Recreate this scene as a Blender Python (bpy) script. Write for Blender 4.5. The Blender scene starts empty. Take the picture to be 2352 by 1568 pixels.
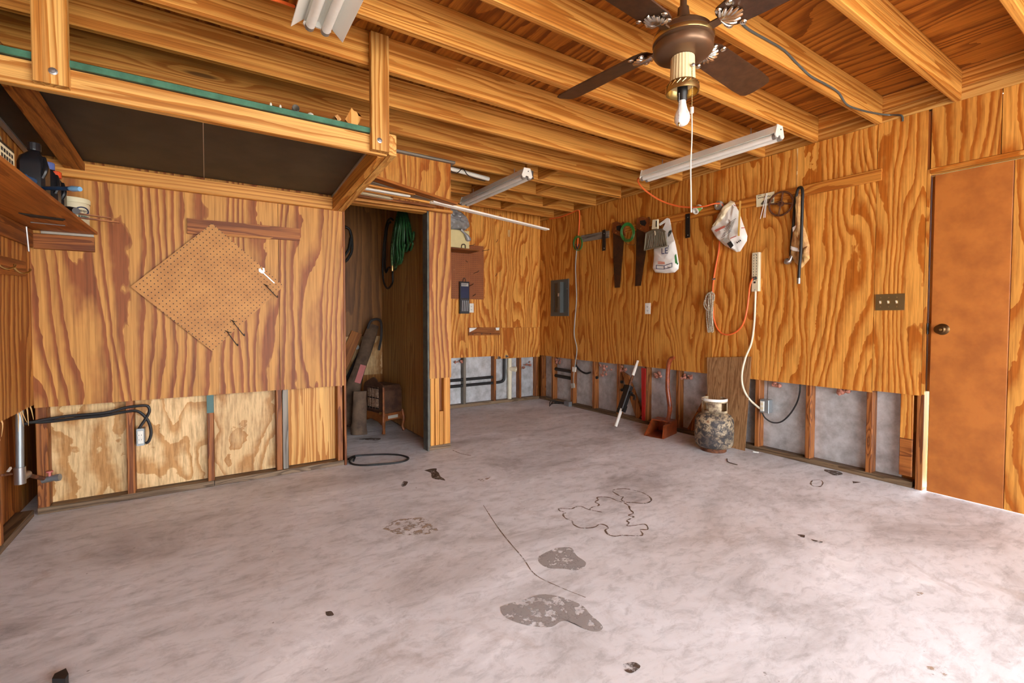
import bpy, bmesh, math, random
from mathutils import Vector, Matrix, noise as mnoise

random.seed(7)
sc = bpy.context.scene
col = sc.collection

# ------------------------------------------------------------------ camera
F_PX, YAW, PITCH, ROLL, CY, CAMH = 1073.557, 33.1952, 1.6809, 0.0963, 763.31, 1.1355
_y, _p, _r = map(math.radians, (YAW, PITCH, ROLL))
FW = Vector((math.sin(_y) * math.cos(_p), math.cos(_y) * math.cos(_p), -math.sin(_p)))
_rt = Vector((math.cos(_y), -math.sin(_y), 0)); _up = _rt.cross(FW)
RT = _rt * math.cos(_r) + _up * math.sin(_r)
UP = -_rt * math.sin(_r) + _up * math.cos(_r)
CAM = Vector((0, 0, CAMH))
cd = bpy.data.cameras.new('camera'); cam = bpy.data.objects.new('camera', cd); col.objects.link(cam)
cam.matrix_world = Matrix(((RT.x, UP.x, -FW.x, CAM.x), (RT.y, UP.y, -FW.y, CAM.y), (RT.z, UP.z, -FW.z, CAM.z), (0, 0, 0, 1)))
cd.sensor_width = 36; cd.lens = 36 * F_PX / 2352; cd.shift_y = (CY - 784) / 2352
cd.clip_start = 0.05
sc.camera = cam

# ------------------------------------------------------------------ light
w = bpy.data.worlds.new('sky'); sc.world = w; w.use_nodes = True
bg = w.node_tree.nodes['Background']
bg.inputs[0].default_value = (0.86, 0.93, 1.0, 1); bg.inputs[1].default_value = 3.4
sd = bpy.data.lights.new('sun', 'SUN'); sun = bpy.data.objects.new('sun', sd); col.objects.link(sun)
sd.energy = 9.0; sd.angle = math.radians(0.6); sd.color = (1, 0.95, 0.86)
sun.rotation_euler = (math.radians(-38), math.radians(8), 0)      # from behind the garage roof onto the drive
sc.view_settings.view_transform = 'Standard'; sc.view_settings.look = 'None'
sc.view_settings.gamma = 1.0; sc.view_settings.exposure = 2.02; sc.view_settings.use_curve_mapping = False

# ------------------------------------------------------------------ room constants (metres)
XR, ZT, YP, YB, XL, Y0 = 3.944, 2.497, 3.709, 5.314, -0.828, 0.9365
ZD = ZT + 0.184            # underside of roof deck
JS = 0.4064                # joist spacing
YF = -2.1                 # front of the garage (open door behind the camera)

def ray(px, py):
    return FW + RT * ((px - 1176) / F_PX) - UP * ((py - CY) / F_PX)
def hit(px, py, ax, v):
    d = ray(px, py); t = (v - CAM[ax]) / d[ax]
    return CAM + d * t
def R(px, py, o=0.0): return hit(px, py, 0, XR - o)      # a point on the right wall
def P(px, py, o=0.0): return hit(px, py, 1, YP - o)      # on the closet front
def B(px, py, o=0.0): return hit(px, py, 1, YB - o)      # on the back wall
def L(px, py, o=0.0): return hit(px, py, 0, XL + o)      # on the left wall
def G(px, py, z=0.0): return hit(px, py, 2, z)           # on the floor or a level

# ------------------------------------------------------------------ materials
def lin(c):
    return tuple(((x / 255) / 12.92 if x / 255 <= 0.04045 else ((x / 255 + 0.055) / 1.055) ** 2.4) for x in c) + (1,)
class NT:
    def __init__(s, name):
        s.m = bpy.data.materials.new(name); s.m.use_nodes = True; s.t = s.m.node_tree
        s.b = s.t.nodes['Principled BSDF']
    def n(s, typ, **kw):
        nd = s.t.nodes.new(typ)
        for k, v in kw.items(): setattr(nd, k, v)
        return nd
    def l(s, a, b): s.t.links.new(a, b)
    def math(s, op, a, b=None, c=None):
        nd = s.n('ShaderNodeMath', operation=op)
        for i, v in enumerate((a, b, c)):
            if v is None: continue
            if isinstance(v, (int, float)): nd.inputs[i].default_value = v
            else: s.l(v, nd.inputs[i])
        return nd.outputs[0]
    def mix(s, fac, a, b, mode='MIX'):
        nd = s.n('ShaderNodeMix', data_type='RGBA', blend_type=mode)
        for i, v in ((0, fac), (6, a), (7, b)):
            if isinstance(v, (int, float)): nd.inputs[i].default_value = v
            elif isinstance(v, tuple): nd.inputs[i].default_value = v
            else: s.l(v, nd.inputs[i])
        return nd.outputs[2]
    def noise(s, vec, scale=1, detail=2, rough=.5, dist=0):
        nd = s.n('ShaderNodeTexNoise'); s.l(vec, nd.inputs['Vector'])
        nd.inputs['Scale'].default_value = scale; nd.inputs['Detail'].default_value = detail
        nd.inputs['Roughness'].default_value = rough; nd.inputs['Distortion'].default_value = dist
        return nd.outputs[0]
    def map(s, vec, scale=(1, 1, 1), loc=(0, 0, 0)):
        nd = s.n('ShaderNodeMapping'); s.l(vec, nd.inputs[0])
        nd.inputs['Scale'].default_value = scale; nd.inputs['Location'].default_value = loc
        return nd.outputs[0]
    def ramp(s, fac, stops, interp='LINEAR'):
        nd = s.n('ShaderNodeValToRGB'); s.l(fac, nd.inputs[0]); r = nd.color_ramp; r.interpolation = interp
        while len(r.elements) < len(stops): r.elements.new(0.5)
        for e, (p, c) in zip(r.elements, stops): e.position = p; e.color = c if len(c) == 4 else lin(c)
        return nd.outputs[0]
    def objvec(s, rnd=True):
        tc = s.n('ShaderNodeTexCoord')
        if not rnd: return tc.outputs['Object'], None
        oi = s.n('ShaderNodeObjectInfo'); cx = s.n('ShaderNodeCombineXYZ')
        for i, k in enumerate((31.7, 17.3, 23.9)): s.l(s.math('MULTIPLY', oi.outputs['Random'], k), cx.inputs[i])
        ad = s.n('ShaderNodeVectorMath', operation='ADD'); s.l(tc.outputs['Object'], ad.inputs[0]); s.l(cx.outputs[0], ad.inputs[1])
        return ad.outputs[0], oi.outputs['Random']
    def bump(s, h, strength=.2, dist=.01):
        nd = s.n('ShaderNodeBump'); s.l(h, nd.inputs['Height'])
        nd.inputs['Strength'].default_value = strength; nd.inputs['Distance'].default_value = dist
        s.l(nd.outputs[0], s.b.inputs['Normal'])
MATS = {}
def wood(name, light, dark, axis='z', cross=9.0, along=.55, rings=7, knots=True, rough=.5, mid=None, soft=0.0, tint=.16, lines=0.0, detail=2.2):
    key = name + '_' + axis
    if key in MATS: return MATS[key]
    t = NT(key); v, rnd = t.objvec()
    def sv(c, a): return tuple(a if 'xyz'[i] == axis else c for i in range(3))
    nz = t.noise(t.map(v, sv(cross, along)), 1, detail, .5, .35)
    wb = t.noise(t.map(v, sv(cross * 3.2, along * 7)), 1, 3, .6)
    val = t.math('MULTIPLY', t.math('ADD', nz, t.math('MULTIPLY', wb, .10)), rings)
    if lines:
        sx = t.n('ShaderNodeSeparateXYZ'); t.l(v, sx.inputs[0]); cr_ = [sx.outputs[i] for i in range(3) if 'xyz'[i] != axis]
        val = t.math('ADD', val, t.math('MULTIPLY', t.math('ADD', cr_[0], cr_[1]), lines))
    if knots:
        vo = t.n('ShaderNodeTexVoronoi'); t.l(t.map(v, sv(cross * .62, along * 2.4)), vo.inputs['Vector']); vo.inputs['Scale'].default_value = 1
        k = t.n('ShaderNodeMapRange', interpolation_type='SMOOTHSTEP'); t.l(vo.outputs['Distance'], k.inputs[0])
        k.inputs[1].default_value = .30; k.inputs[2].default_value = .02; k.inputs[3].default_value = 0; k.inputs[4].default_value = 1
        val = t.math('ADD', val, t.math('MULTIPLY', k.outputs[0], 1.9))
    fr = t.math('FRACT', val)
    vw = t.noise(t.map(v, sv(cross * .9, along * 1.6), (5.3, 2.1, 8.7)), 1, 1)
    fr = t.math('MULTIPLY', fr, t.math('MINIMUM', t.math('ADD', t.math('MULTIPLY', vw, 1.5), .27), 1.0))
    L_, D_ = lin(light), lin(dark)
    M_ = lin(mid) if mid else tuple((a + b) / 2 for a, b in zip(L_, D_))
    c = t.ramp(fr, [(0, L_), (.34 - soft, L_), (.56, M_), (.74, D_), (.95, D_), (1, M_)])
    fib = t.noise(t.map(v, sv(cross * 22, along * 4)), 1, 3, .65)
    c = t.mix(1.0, c, t.ramp(fib, [(.28, (196, 186, 174)), (.60, (255, 255, 255))]), 'MULTIPLY')
    big = t.noise(t.map(v, sv(cross * .3, along * .8)), 1, 2)
    c = t.mix(t.math('MULTIPLY', t.ramp(big, [(.35, (0, 0, 0, 1)), (.75, (1, 1, 1, 1))]), tint), c, D_)
    rn = t.math('FRACT', t.math('MULTIPLY', rnd, 7.13))
    c = t.mix(1.0, c, t.ramp(rn, [(0, (226, 222, 216)), (1, (255, 255, 255))]), 'MULTIPLY')
    if knots:
        kd = t.n('ShaderNodeMapRange', interpolation_type='SMOOTHSTEP'); t.l(vo.outputs['Distance'], kd.inputs[0])
        kd.inputs[1].default_value = .085; kd.inputs[2].default_value = .035; kd.inputs[3].default_value = 0; kd.inputs[4].default_value = .8
        c = t.mix(kd.outputs[0], c, lin((74, 38, 14)))
    t.l(c, t.b.inputs['Base Color']); t.b.inputs['Roughness'].default_value = rough
    t.b.inputs['Specular IOR Level'].default_value = .3
    t.bump(fr, .08, .002)
    MATS[key] = t.m; return t.m
def ply(name, light, dark, axis='z', cross=2.6, along=.62, rings=7, mid=None, soft=0.0, rough=.5, tint=.13, lines=6.0, detail=1.3):
    return wood(name, light, dark, axis, cross, along, rings, False, rough, mid, soft, tint, lines, detail)
def mk(name, c, rough=.5, metal=0.0, var=.12, scale=14, c2=None, bump=0.0, spec=.5, alpha=None, trans=0.0):
    if name in MATS: return MATS[name]
    t = NT(name); v, rnd = t.objvec()
    nz = t.noise(v, scale, 4, .6)
    a = lin(c); b = lin(c2) if c2 else tuple(x * (1 - var) for x in a[:3]) + (1,)
    cc = t.ramp(nz, [(.36, b), (.62, a)]) if c2 else t.ramp(nz, [(.2, b), (.7, a)])
    t.l(cc, t.b.inputs['Base Color']); t.b.inputs['Roughness'].default_value = rough; t.b.inputs['Metallic'].default_value = metal
    t.b.inputs['Specular IOR Level'].default_value = spec
    if bump: t.bump(nz, bump, .01)
    if alpha is not None: t.b.inputs['Alpha'].default_value = alpha
    if trans: t.b.inputs['Transmission Weight'].default_value = trans
    MATS[name] = t.m; return t.m
def M(n): return MATS[n]

# wood families (same wood everywhere; the tone is set per group of boards)
PLY = lambda a='z': ply('plywood_amber', (234, 166, 78), (188, 106, 30), a, 3.4, .8, 8.5, lines=15)
PLYP = lambda a='z': ply('plywood_partition', (222, 162, 84), (160, 90, 40), a, 3.0, .50, 9, lines=15)
PLYB = lambda a='z': ply('plywood_brown', (190, 126, 58), (150, 88, 30), a, 3, .5, 7, soft=.15, lines=14)
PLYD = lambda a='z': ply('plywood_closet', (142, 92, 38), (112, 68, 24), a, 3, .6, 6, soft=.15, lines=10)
PLYN = lambda a='z': ply('plywood_pale', (236, 200, 146), (200, 148, 88), a, 3.4, 1.9, 8, lines=2)
DECK = lambda a='y': ply('roof_deck', (190, 116, 40), (132, 68, 14), a, 4, .7, 8, lines=10)
PINE = lambda a='z': wood('pine_joist', (232, 168, 84), (192, 120, 46), a, 8, .30, 7, lines=20, detail=2)
PINL = lambda a='z': wood('pine_new', (236, 182, 104), (186, 120, 48), a, 10, .35, 7, lines=26, detail=1.8)
STUD = lambda a='z': wood('stud_red', (178, 112, 58), (120, 66, 30), a, 12, .8, 7)
SILL = lambda a='x': wood('sill_grey_brown', (142, 118, 92), (96, 76, 56), a, 12, .8, 7)
GREY = lambda a='z': wood('weathered_grey', (150, 142, 130), (96, 88, 80), a, 14, .6, 8)
BRN = lambda a='z': wood('board_brown', (176, 108, 50), (124, 66, 26), a, 10, .6, 7)

def foil():
    t = NT('foil_insulation'); v, r = t.objvec()
    n1 = t.noise(v, 9, 5, .65); n2 = t.noise(t.map(v, (1, 1, .4)), 3, 3)
    c = t.ramp(n1, [(.3, (158, 155, 152)), (.62, (206, 206, 206))])
    c = t.mix(t.ramp(n2, [(.55, (0, 0, 0, 1)), (.8, (.35, .35, .35, 1))]), c, lin((150, 120, 100)))
    t.l(c, t.b.inputs['Base Color']); t.b.inputs['Metallic'].default_value = .35; t.b.inputs['Roughness'].default_value = .42
    t.bump(t.noise(v, 40, 4, .6), .5, .006); MATS['foil'] = t.m
foil()
def pegboard(name, c, c2, pitch, rad):
    t = NT(name); tc = t.n('ShaderNodeTexCoord'); v = tc.outputs['Object']
    sp = t.n('ShaderNodeSeparateXYZ'); t.l(v, sp.inputs[0])
    def ax(o):
        return t.math('SUBTRACT', t.math('FRACT', t.math('ADD', t.math('DIVIDE', o, pitch), 100.5)), .5)
    a, b = ax(sp.outputs[0]), ax(sp.outputs[2])
    d = t.math('SQRT', t.math('ADD', t.math('MULTIPLY', a, a), t.math('MULTIPLY', b, b)))
    hole = t.math('LESS_THAN', d, rad / pitch)
    base = t.ramp(t.noise(v, 7, 5, .65), [(.3, c2), (.65, c)])
    wear = t.ramp(t.noise(v, 16, 6, .75), [(.66, (0, 0, 0, 1)), (.76, (.6, .6, .6, 1))])
    base = t.mix(wear, base, lin((196, 172, 140)))
    cc = t.mix(hole, base, lin((38, 22, 10)))
    t.l(cc, t.b.inputs['Base Color']); t.b.inputs['Roughness'].default_value = .6; MATS[name] = t.m
pegboard('pegboard_tan', (192, 134, 66), (164, 108, 48), .0254, .0034)
pegboard('pegboard_red', (150, 84, 36), (132, 70, 28), .0254, .0034)
def concrete():
    t = NT('concrete'); tc = t.n('ShaderNodeTexCoord'); v = tc.outputs['Object']
    rot = t.n('ShaderNodeMapping'); t.l(v, rot.inputs[0]); rot.inputs['Rotation'].default_value = (0, 0, .55); rot.inputs['Scale'].default_value = (.9, 1.7, 1)
    n1 = t.noise(rot.outputs[0], 1.3, 11, .68, .6); n2 = t.noise(v, .5, 5, .6, .4); n3 = t.noise(rot.outputs[0], 11, 8, .75, .5); n4 = t.noise(v, 2.1, 9, .7, 1.0)
    c = t.ramp(n1, [(.32, (176, 172, 171)), (.42, (204, 202, 202)), (.50, (222, 221, 222)), (.58, (228, 228, 230)), (.68, (246, 247, 249))])
    c = t.mix(t.ramp(n2, [(.46, (0, 0, 0, 1)), (.70, (.45, .45, .45, 1))]), c, lin((196, 178, 164)))
    c = t.mix(1.0, c, t.ramp(n3, [(.36, (226, 225, 224)), (.52, (255, 255, 255))]), 'MULTIPLY')
    c = t.mix(t.ramp(n4, [(.58, (0, 0, 0, 1)), (.68, (.4, .4, .4, 1))]), c, lin((168, 152, 140)))
    c = t.mix(t.ramp(t.noise(v, 34, 3, .5), [(.735, (0, 0, 0, 1)), (.76, (.6, .6, .6, 1))]), c, lin((104, 92, 82)))
    t.l(c, t.b.inputs['Base Color']); t.b.inputs['Roughness'].default_value = .6; t.b.inputs['Specular IOR Level'].default_value = .35
    t.bump(t.math('ADD', n3, n1), .10, .01); MATS['concrete'] = t.m
concrete()
def stainmat(name, c, thr):
    t = NT(name); v, r = t.objvec(); n1 = t.noise(v, 26, 6, .7)
    t.b.inputs['Base Color'].default_value = lin(c); t.b.inputs['Roughness'].default_value = .6
    t.l(t.ramp(n1, [(thr - .06, (0, 0, 0, 1)), (thr + .06, (.9, .9, .9, 1))]), t.b.inputs['Alpha']); MATS[name] = t.m
stainmat('stain_grey', (160, 154, 150), .46); stainmat('stain_line', (112, 88, 66), .44)
stainmat('stain_dark', (84, 68, 56), .42); stainmat('stain_tan', (172, 150, 126), .54)
def tankmat():
    t = NT('tank_paint'); v, r = t.objvec()
    n1 = t.noise(v, 22, 7, .72, .6); n2 = t.noise(v, 5, 4, .6)
    c = t.ramp(n1, [(.44, (52, 48, 48)), (.50, (112, 96, 78)), (.56, (186, 166, 134)), (.68, (120, 84, 54))])
    c = t.mix(t.ramp(n2, [(.38, (.85, .85, .85, 1)), (.55, (0, 0, 0, 1))]), c, lin((56, 52, 54)))
    t.l(c, t.b.inputs['Base Color']); t.b.inputs['Roughness'].default_value = .65; t.bump(n1, .3, .004); MATS['tank'] = t.m
tankmat()
mk('tank_collar', (196, 176, 140), .6, c2=(96, 74, 56), scale=16)
mk('black', (24, 22, 22), .45); mk('rubber', (30, 28, 28), .55); mk('plastic_black', (26, 26, 30), .35)
mk('chalkboard', (58, 50, 40), .6, c2=(44, 38, 31), scale=5); mk('green_edge', (66, 118, 92), .6, c2=(46, 92, 70)); mk('alu', (176, 174, 170), .4, .7)
mk('white_paint', (236, 232, 222), .45); mk('enamel', (238, 236, 226), .35, var=.04); mk('enamel_grey', (176, 170, 158), .4)
mk('tube_white', (242, 240, 232), .3); mk('white_plastic', (232, 228, 216), .35); mk('ivory', (222, 210, 176), .4)
mk('cable_cream', (232, 222, 196), .45); mk('orange', (236, 108, 48), .45); mk('fan_brown', (112, 84, 62), .35, .6)
mk('fan_blade', (78, 50, 32), .4, c2=(58, 36, 22), scale=30); mk('silver', (222, 214, 200), .22, .95); mk('brass', (196, 168, 110), .28, .95)
mk('cream_metal', (226, 206, 160), .4); mk('bulb', (246, 244, 240), .18); mk('steel', (176, 176, 176), .32, .9); mk('galv', (156, 162, 164), .45, .7)
mk('rust', (120, 70, 40), .75, .2, c2=(78, 46, 30), scale=40); mk('sawblade', (74, 44, 22), .6, .3, c2=(52, 32, 18)); mk('sawhandle', (136, 70, 28), .45, c2=(98, 50, 20))
mk('greenwire', (48, 122, 52), .45); mk('greenhose', (40, 92, 44), .5, c2=(26, 60, 32), scale=30); mk('greenhose_pale', (124, 172, 112), .5, c2=(52, 100, 54), scale=60)
mk('hose_black', (30, 26, 22), .6); mk('grey_cord', (158, 154, 146), .5); mk('rope', (204, 190, 164), .75, c2=(128, 116, 98), scale=120)
mk('dustpan', (120, 108, 86), .6, c2=(96, 86, 68)); mk('bagwhite', (238, 234, 226), .45, var=.1); mk('ink_navy', (36, 44, 84), .6); mk('ink_orange', (214, 104, 52), .6); mk('ink_green', (70, 160, 84), .6)
mk('ink_black', (40, 38, 36), .6); mk('ink_red', (206, 84, 60), .6); mk('poly_clear', (216, 196, 160), .25); mk('yellowwood', (226, 180, 92), .55)
mk('cardstock', (232, 222, 184), .6); mk('bag_streak', (206, 206, 196), .3, c2=(96, 150, 76), scale=7); mk('door_ply', (180, 107, 42), .5, c2=(156, 88, 32), scale=6); mk('leather', (206, 164, 104), .65, c2=(170, 124, 74), scale=20); mk('panelgrey', (84, 88, 86), .45, .2); mk('panelgrey2', (70, 70, 68), .4, .2)
mk('brassplate', (150, 134, 96), .32, .8); mk('bronze', (96, 72, 44), .3, .85); mk('redpaint', (168, 28, 22), .5); mk('mahogany', (150, 70, 34), .35, c2=(110, 48, 24), scale=20)
mk('pvc', (226, 214, 184), .4); mk('plank_grey', (150, 118, 86), .65, c2=(124, 94, 66), scale=9); mk('heater_brown', (98, 68, 50), .55, .3, c2=(72, 48, 38)); mk('heater_orange', (150, 86, 40), .5, .2, c2=(112, 62, 32))
mk('clay', (190, 158, 130), .8, c2=(120, 84, 64), scale=60, bump=.6); mk('canvas', (104, 80, 60), .85, c2=(74, 54, 40), scale=10); mk('bagdark', (52, 46, 44), .7); mk('redlabel', (196, 112, 104), .6)
mk('bluecap', (92, 108, 168), .45); mk('redcap', (226, 84, 40), .4); mk('bluetool', (40, 70, 104), .4); mk('bluetip', (120, 168, 206), .35); mk('bag_green', (120, 176, 92), .5)
mk('trashbag', (152, 150, 150), .25, spec=.8); mk('creambox', (222, 204, 148), .55); mk('insul_pink', (196, 130, 110), .9, c2=(150, 96, 76), scale=50, bump=.8); mk('dirtwhite', (226, 218, 206), .7)
mk('navy_pack', (30, 40, 72), .35); mk('clear_pack', (70, 68, 70), .25); mk('teal_paint', (76, 108, 104), .6); mk('dark_gap', (22, 16, 12), .8); mk('wire_brown', (70, 48, 32), .5); mk('bluepaint', (86, 130, 168), .5)
mk('driveway', (206, 200, 190), .8, scale=3); mk('grass', (96, 128, 62), .9, c2=(66, 96, 44), scale=9); mk('stucco', (206, 196, 180), .85); mk('board_green', (70, 112, 108), .6)
mk('jamb_dark', (92, 92, 84), .6, c2=(66, 68, 64)); mk('glassblue', (150, 186, 200), .2); mk('splinter', (222, 176, 116), .7)

# ------------------------------------------------------------------ mesh builder
WM = {}
def world_of(o): return WM.get(o.name, Matrix.Identity(4))
def catmull(pts, n=8):
    pts = [Vector(p) for p in pts]
    if len(pts) < 3: return pts
    out = []
    for i in range(len(pts) - 1):
        p0 = pts[max(i - 1, 0)]; p1 = pts[i]; p2 = pts[i + 1]; p3 = pts[min(i + 2, len(pts) - 1)]
        for k in range(n):
            t = k / n
            out.append(.5 * ((2 * p1) + (p2 - p0) * t + (2 * p0 - 5 * p1 + 4 * p2 - p3) * t * t + (3 * p1 - p0 - 3 * p2 + p3) * t ** 3))
    out.append(pts[-1]); return out
class MB:
    def __init__(s): s.v = []; s.f = []; s.sm = []
    def add(s, vs, fs, smooth=False):
        b = len(s.v); s.v += [Vector(x) for x in vs]
        s.f += [tuple(b + i for i in f) for f in fs]; s.sm += [smooth] * len(fs); return s
    def box(s, x0, x1, y0, y1, z0, z1, T=None, ch=0.0):
        if x0 > x1: x0, x1 = x1, x0
        if y0 > y1: y0, y1 = y1, y0
        if z0 > z1: z0, z1 = z1, z0
        if ch and min(x1 - x0, y1 - y0, z1 - z0) > 2.2 * ch:
            # chamfered long edges: octagonal section along the longest axis
            dims = [x1 - x0, y1 - y0, z1 - z0]; a = dims.index(max(dims)); lo = [x0, y0, z0]; hi = [x1, y1, z1]
            b_, c_ = [i for i in range(3) if i != a]
            sec = [(lo[b_] + ch, lo[c_]), (hi[b_] - ch, lo[c_]), (hi[b_], lo[c_] + ch), (hi[b_], hi[c_] - ch), (hi[b_] - ch, hi[c_]), (lo[b_] + ch, hi[c_]), (lo[b_], hi[c_] - ch), (lo[b_], lo[c_] + ch)]
            vs = []
            for e in (lo[a], hi[a]):
                for p, q in sec:
                    co = [0, 0, 0]; co[a] = e; co[b_] = p; co[c_] = q; vs.append(Vector(co))
            fs = [(i, (i + 1) % 8, 8 + (i + 1) % 8, 8 + i) for i in range(8)] + [tuple(range(7, -1, -1)), tuple(range(8, 16))]
        else:
            vs = [Vector((x, y, z)) for z in (z0, z1) for y in (y0, y1) for x in (x0, x1)]
            fs = [(0, 2, 3, 1), (4, 5, 7, 6), (0, 1, 5, 4), (2, 6, 7, 3), (0, 4, 6, 2), (1, 3, 7, 5)]
        if T is not None: vs = [T @ v for v in vs]
        return s.add(vs, fs)
    def hexa(s, a, b):                      # two quads (lists of 4 points) joined
        return s.add(list(a) + list(b), [(3, 2, 1, 0), (4, 5, 6, 7), (0, 1, 5, 4), (1, 2, 6, 5), (2, 3, 7, 6), (3, 0, 4, 7)])
    def tube(s, pts, r, seg=8, smooth=8, closed=False, radii=None):
        p = catmull(pts, smooth) if smooth and len(pts) > 2 else [Vector(x) for x in pts]
        n = len(p); vs = []; up = None
        for i in range(n):
            d = (p[min(i + 1, n - 1)] - p[max(i - 1, 0)])
            if d.length < 1e-9: d = Vector((0, 0, 1))
            d.normalize()
            if up is None:
                up = Vector((0, 0, 1)) if abs(d.z) < .9 else Vector((1, 0, 0))
            sd_ = d.cross(up)
            if sd_.length < 1e-6: sd_ = d.cross(Vector((0, 1, 0)))
            sd_.normalize(); up = sd_.cross(d).normalized()
            rr = r
            if radii: 
                q = i / (n - 1) * (len(radii) - 1); k = min(int(q), len(radii) - 2); rr = radii[k] + (radii[k + 1] - radii[k]) * (q - k)
            for j in range(seg):
                a = 2 * math.pi * j / seg
                vs.append(p[i] + (sd_ * math.cos(a) + up * math.sin(a)) * rr)
        fs = [(i * seg + j, i * seg + (j + 1) % seg, (i + 1) * seg + (j + 1) % seg, (i + 1) * seg + j) for i in range(n - 1) for j in range(seg)]
        s.add(vs, fs, True)
        s.add(vs[:seg], [tuple(range(seg - 1, -1, -1))]); s.add(vs[-seg:], [tuple(range(seg))])
        return s
    def lathe(s, prof, c, axis=(0, 0, 1), seg=24, caps=True, flute=0):
        z = Vector(axis).normalized(); x = z.orthogonal().normalized(); y = z.cross(x); c = Vector(c); vs = []
        for r, h in prof:
            for j in range(seg):
                a = 2 * math.pi * j / seg; rr = r * (1 + (flute if j % 2 else 0))
                vs.append(c + z * h + (x * math.cos(a) + y * math.sin(a)) * rr)
        n = len(prof)
        s.add(vs, [(i * seg + j, i * seg + (j + 1) % seg, (i + 1) * seg + (j + 1) % seg, (i + 1) * seg + j) for i in range(n - 1) for j in range(seg)], not flute)
        if caps:
            if prof[0][0] > 1e-4: s.add(vs[:seg], [tuple(range(seg - 1, -1, -1))])
            if prof[-1][0] > 1e-4: s.add(vs[-seg:], [tuple(range(seg))])
        return s
    def prism(s, pts, off):                 # polygon (3D points) extruded by a vector
        n = len(pts); a = [Vector(p) for p in pts]; o = Vector(off)
        bm = bmesh.new(); vs = [bm.verts.new(p) for p in a]; f = bm.faces.new(vs); bmesh.ops.triangulate(bm, faces=[f])
        bm.verts.index_update(); tri = [tuple(v.index for v in q.verts) for q in bm.faces]; bm.free()
        s.add(a + [p + o for p in a], tri + [tuple(n + i for i in reversed(t)) for t in tri] + [(i, (i + 1) % n, n + (i + 1) % n, n + i) for i in range(n)]); return s
    def puff(s, pts, nrm, depth, rings=9, wrinkle=.25, sub=6, back=0.15):
        base = [Vector(p) for p in pts]; P_ = []
        for i in range(len(base)):
            for k in range(sub): P_.append(base[i].lerp(base[(i + 1) % len(base)], k / sub))
        c = sum(P_, Vector()) / len(P_); nrm = Vector(nrm).normalized(); n = len(P_)
        for side, dp in ((1, depth), (-1, depth * back)):
            vs = []
            for i in range(rings):
                q = 1 - i / rings
                for p in P_:
                    w_ = c + (p - c) * q
                    h = math.sqrt(max(0, 1 - q ** 2.2)) * dp
                    if side > 0 and q < .99: h += dp * wrinkle * (mnoise.noise(w_ * 16) + .6 * mnoise.noise(w_ * 37)) * min(1, (1 - q) * 5)
                    vs.append(w_ + nrm * h * side)
            vs.append(c + nrm * dp * side)
            fs = []
            for i in range(rings - 1):
                for j in range(n):
                    f = (i * n + j, i * n + (j + 1) % n, (i + 1) * n + (j + 1) % n, (i + 1) * n + j)
                    fs.append(f if side > 0 else f[::-1])
            b = (rings - 1) * n
            for j in range(n):
                f = (b + j, b + (j + 1) % n, len(vs) - 1); fs.append(f if side > 0 else f[::-1])
            s.add(vs, fs, True)
        return s
    def build(s, name, mat, parent=None, M_=None, kind=None, label=None, cat=None, group=None, recalc=True):
        if M_ is None:
            lo = Vector([min(v[i] for v in s.v) for i in range(3)]); hi = Vector([max(v[i] for v in s.v) for i in range(3)])
            M_ = Matrix.Translation((lo + hi) / 2)
        inv = M_.inverted()
        me = bpy.data.meshes.new(name); me.from_pydata([tuple(inv @ v) for v in s.v], [], s.f); me.update()
        me.polygons.foreach_set('use_smooth', s.sm)
        sm_any = any(s.sm)
        if recalc:
            bm = bmesh.new(); bm.from_mesh(me); bmesh.ops.recalc_face_normals(bm, faces=bm.faces); bm.to_mesh(me); bm.free()
        if sm_any: me.set_sharp_from_angle(angle=math.radians(38))
        if isinstance(mat, str): mat = MATS[mat]
        me.materials.append(mat)
        o = bpy.data.objects.new(name, me); col.objects.link(o)
        if parent is not None:
            o.parent = parent; o.matrix_basis = world_of(parent).inverted() @ M_
        else: o.matrix_basis = M_
        WM[o.name] = M_.copy()
        if kind: o['kind'] = kind
        if label: o['label'] = label
        if cat: o['category'] = cat
        if group: o['group'] = group
        return o
def thing(name, loc, label, cat, group=None, kind=None):
    o = bpy.data.objects.new(name, None); o.empty_display_size = .05; col.objects.link(o)
    o.location = loc; WM[o.name] = Matrix.Translation(loc); o['label'] = label; o['category'] = cat
    if group: o['group'] = group
    if kind: o['kind'] = kind
    return o
def frame(o, x, y, z):
    m = Matrix.Identity(4)
    for i, a in enumerate((x, y, z)):
        for k in range(3): m[k][i] = a[k]
    m.translation = o; return m
def text(s, name, size, origin, xdir, ydir, mat, parent, ext=.0006):
    cu = bpy.data.curves.new(name, 'FONT'); cu.body = s; cu.size = size; cu.extrude = ext; cu.align_x = 'CENTER'; cu.align_y = 'CENTER'
    tmp = bpy.data.objects.new(name + '_tmp', cu); col.objects.link(tmp)
    me = bpy.data.meshes.new_from_object(tmp.evaluated_get(bpy.context.evaluated_depsgraph_get()))
    bpy.data.objects.remove(tmp)
    me.materials.append(MATS[mat]) if not me.materials else None
    me.materials[0] = MATS[mat]
    o = bpy.data.objects.new(name, me); col.objects.link(o)
    x = Vector(xdir).normalized(); y = Vector(ydir).normalized(); z = x.cross(y).normalized(); y = z.cross(x)
    m = frame(Vector(origin), x, y, z); o.parent = parent; o.matrix_basis = world_of(parent).inverted() @ m; WM[o.name] = m
    return o
def board(name, x0, x1, y0, y1, z0, z1, mat, parent=None, ch=.003, **kw):
    return MB().box(x0, x1, y0, y1, z0, z1, ch=ch).build(name, mat, parent, **kw)
def rwall(pts, o, th):                      # prism on the right wall from pixel outline
    return MB().prism([R(a, b, o) for a, b in pts], (-th, 0, 0))
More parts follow.
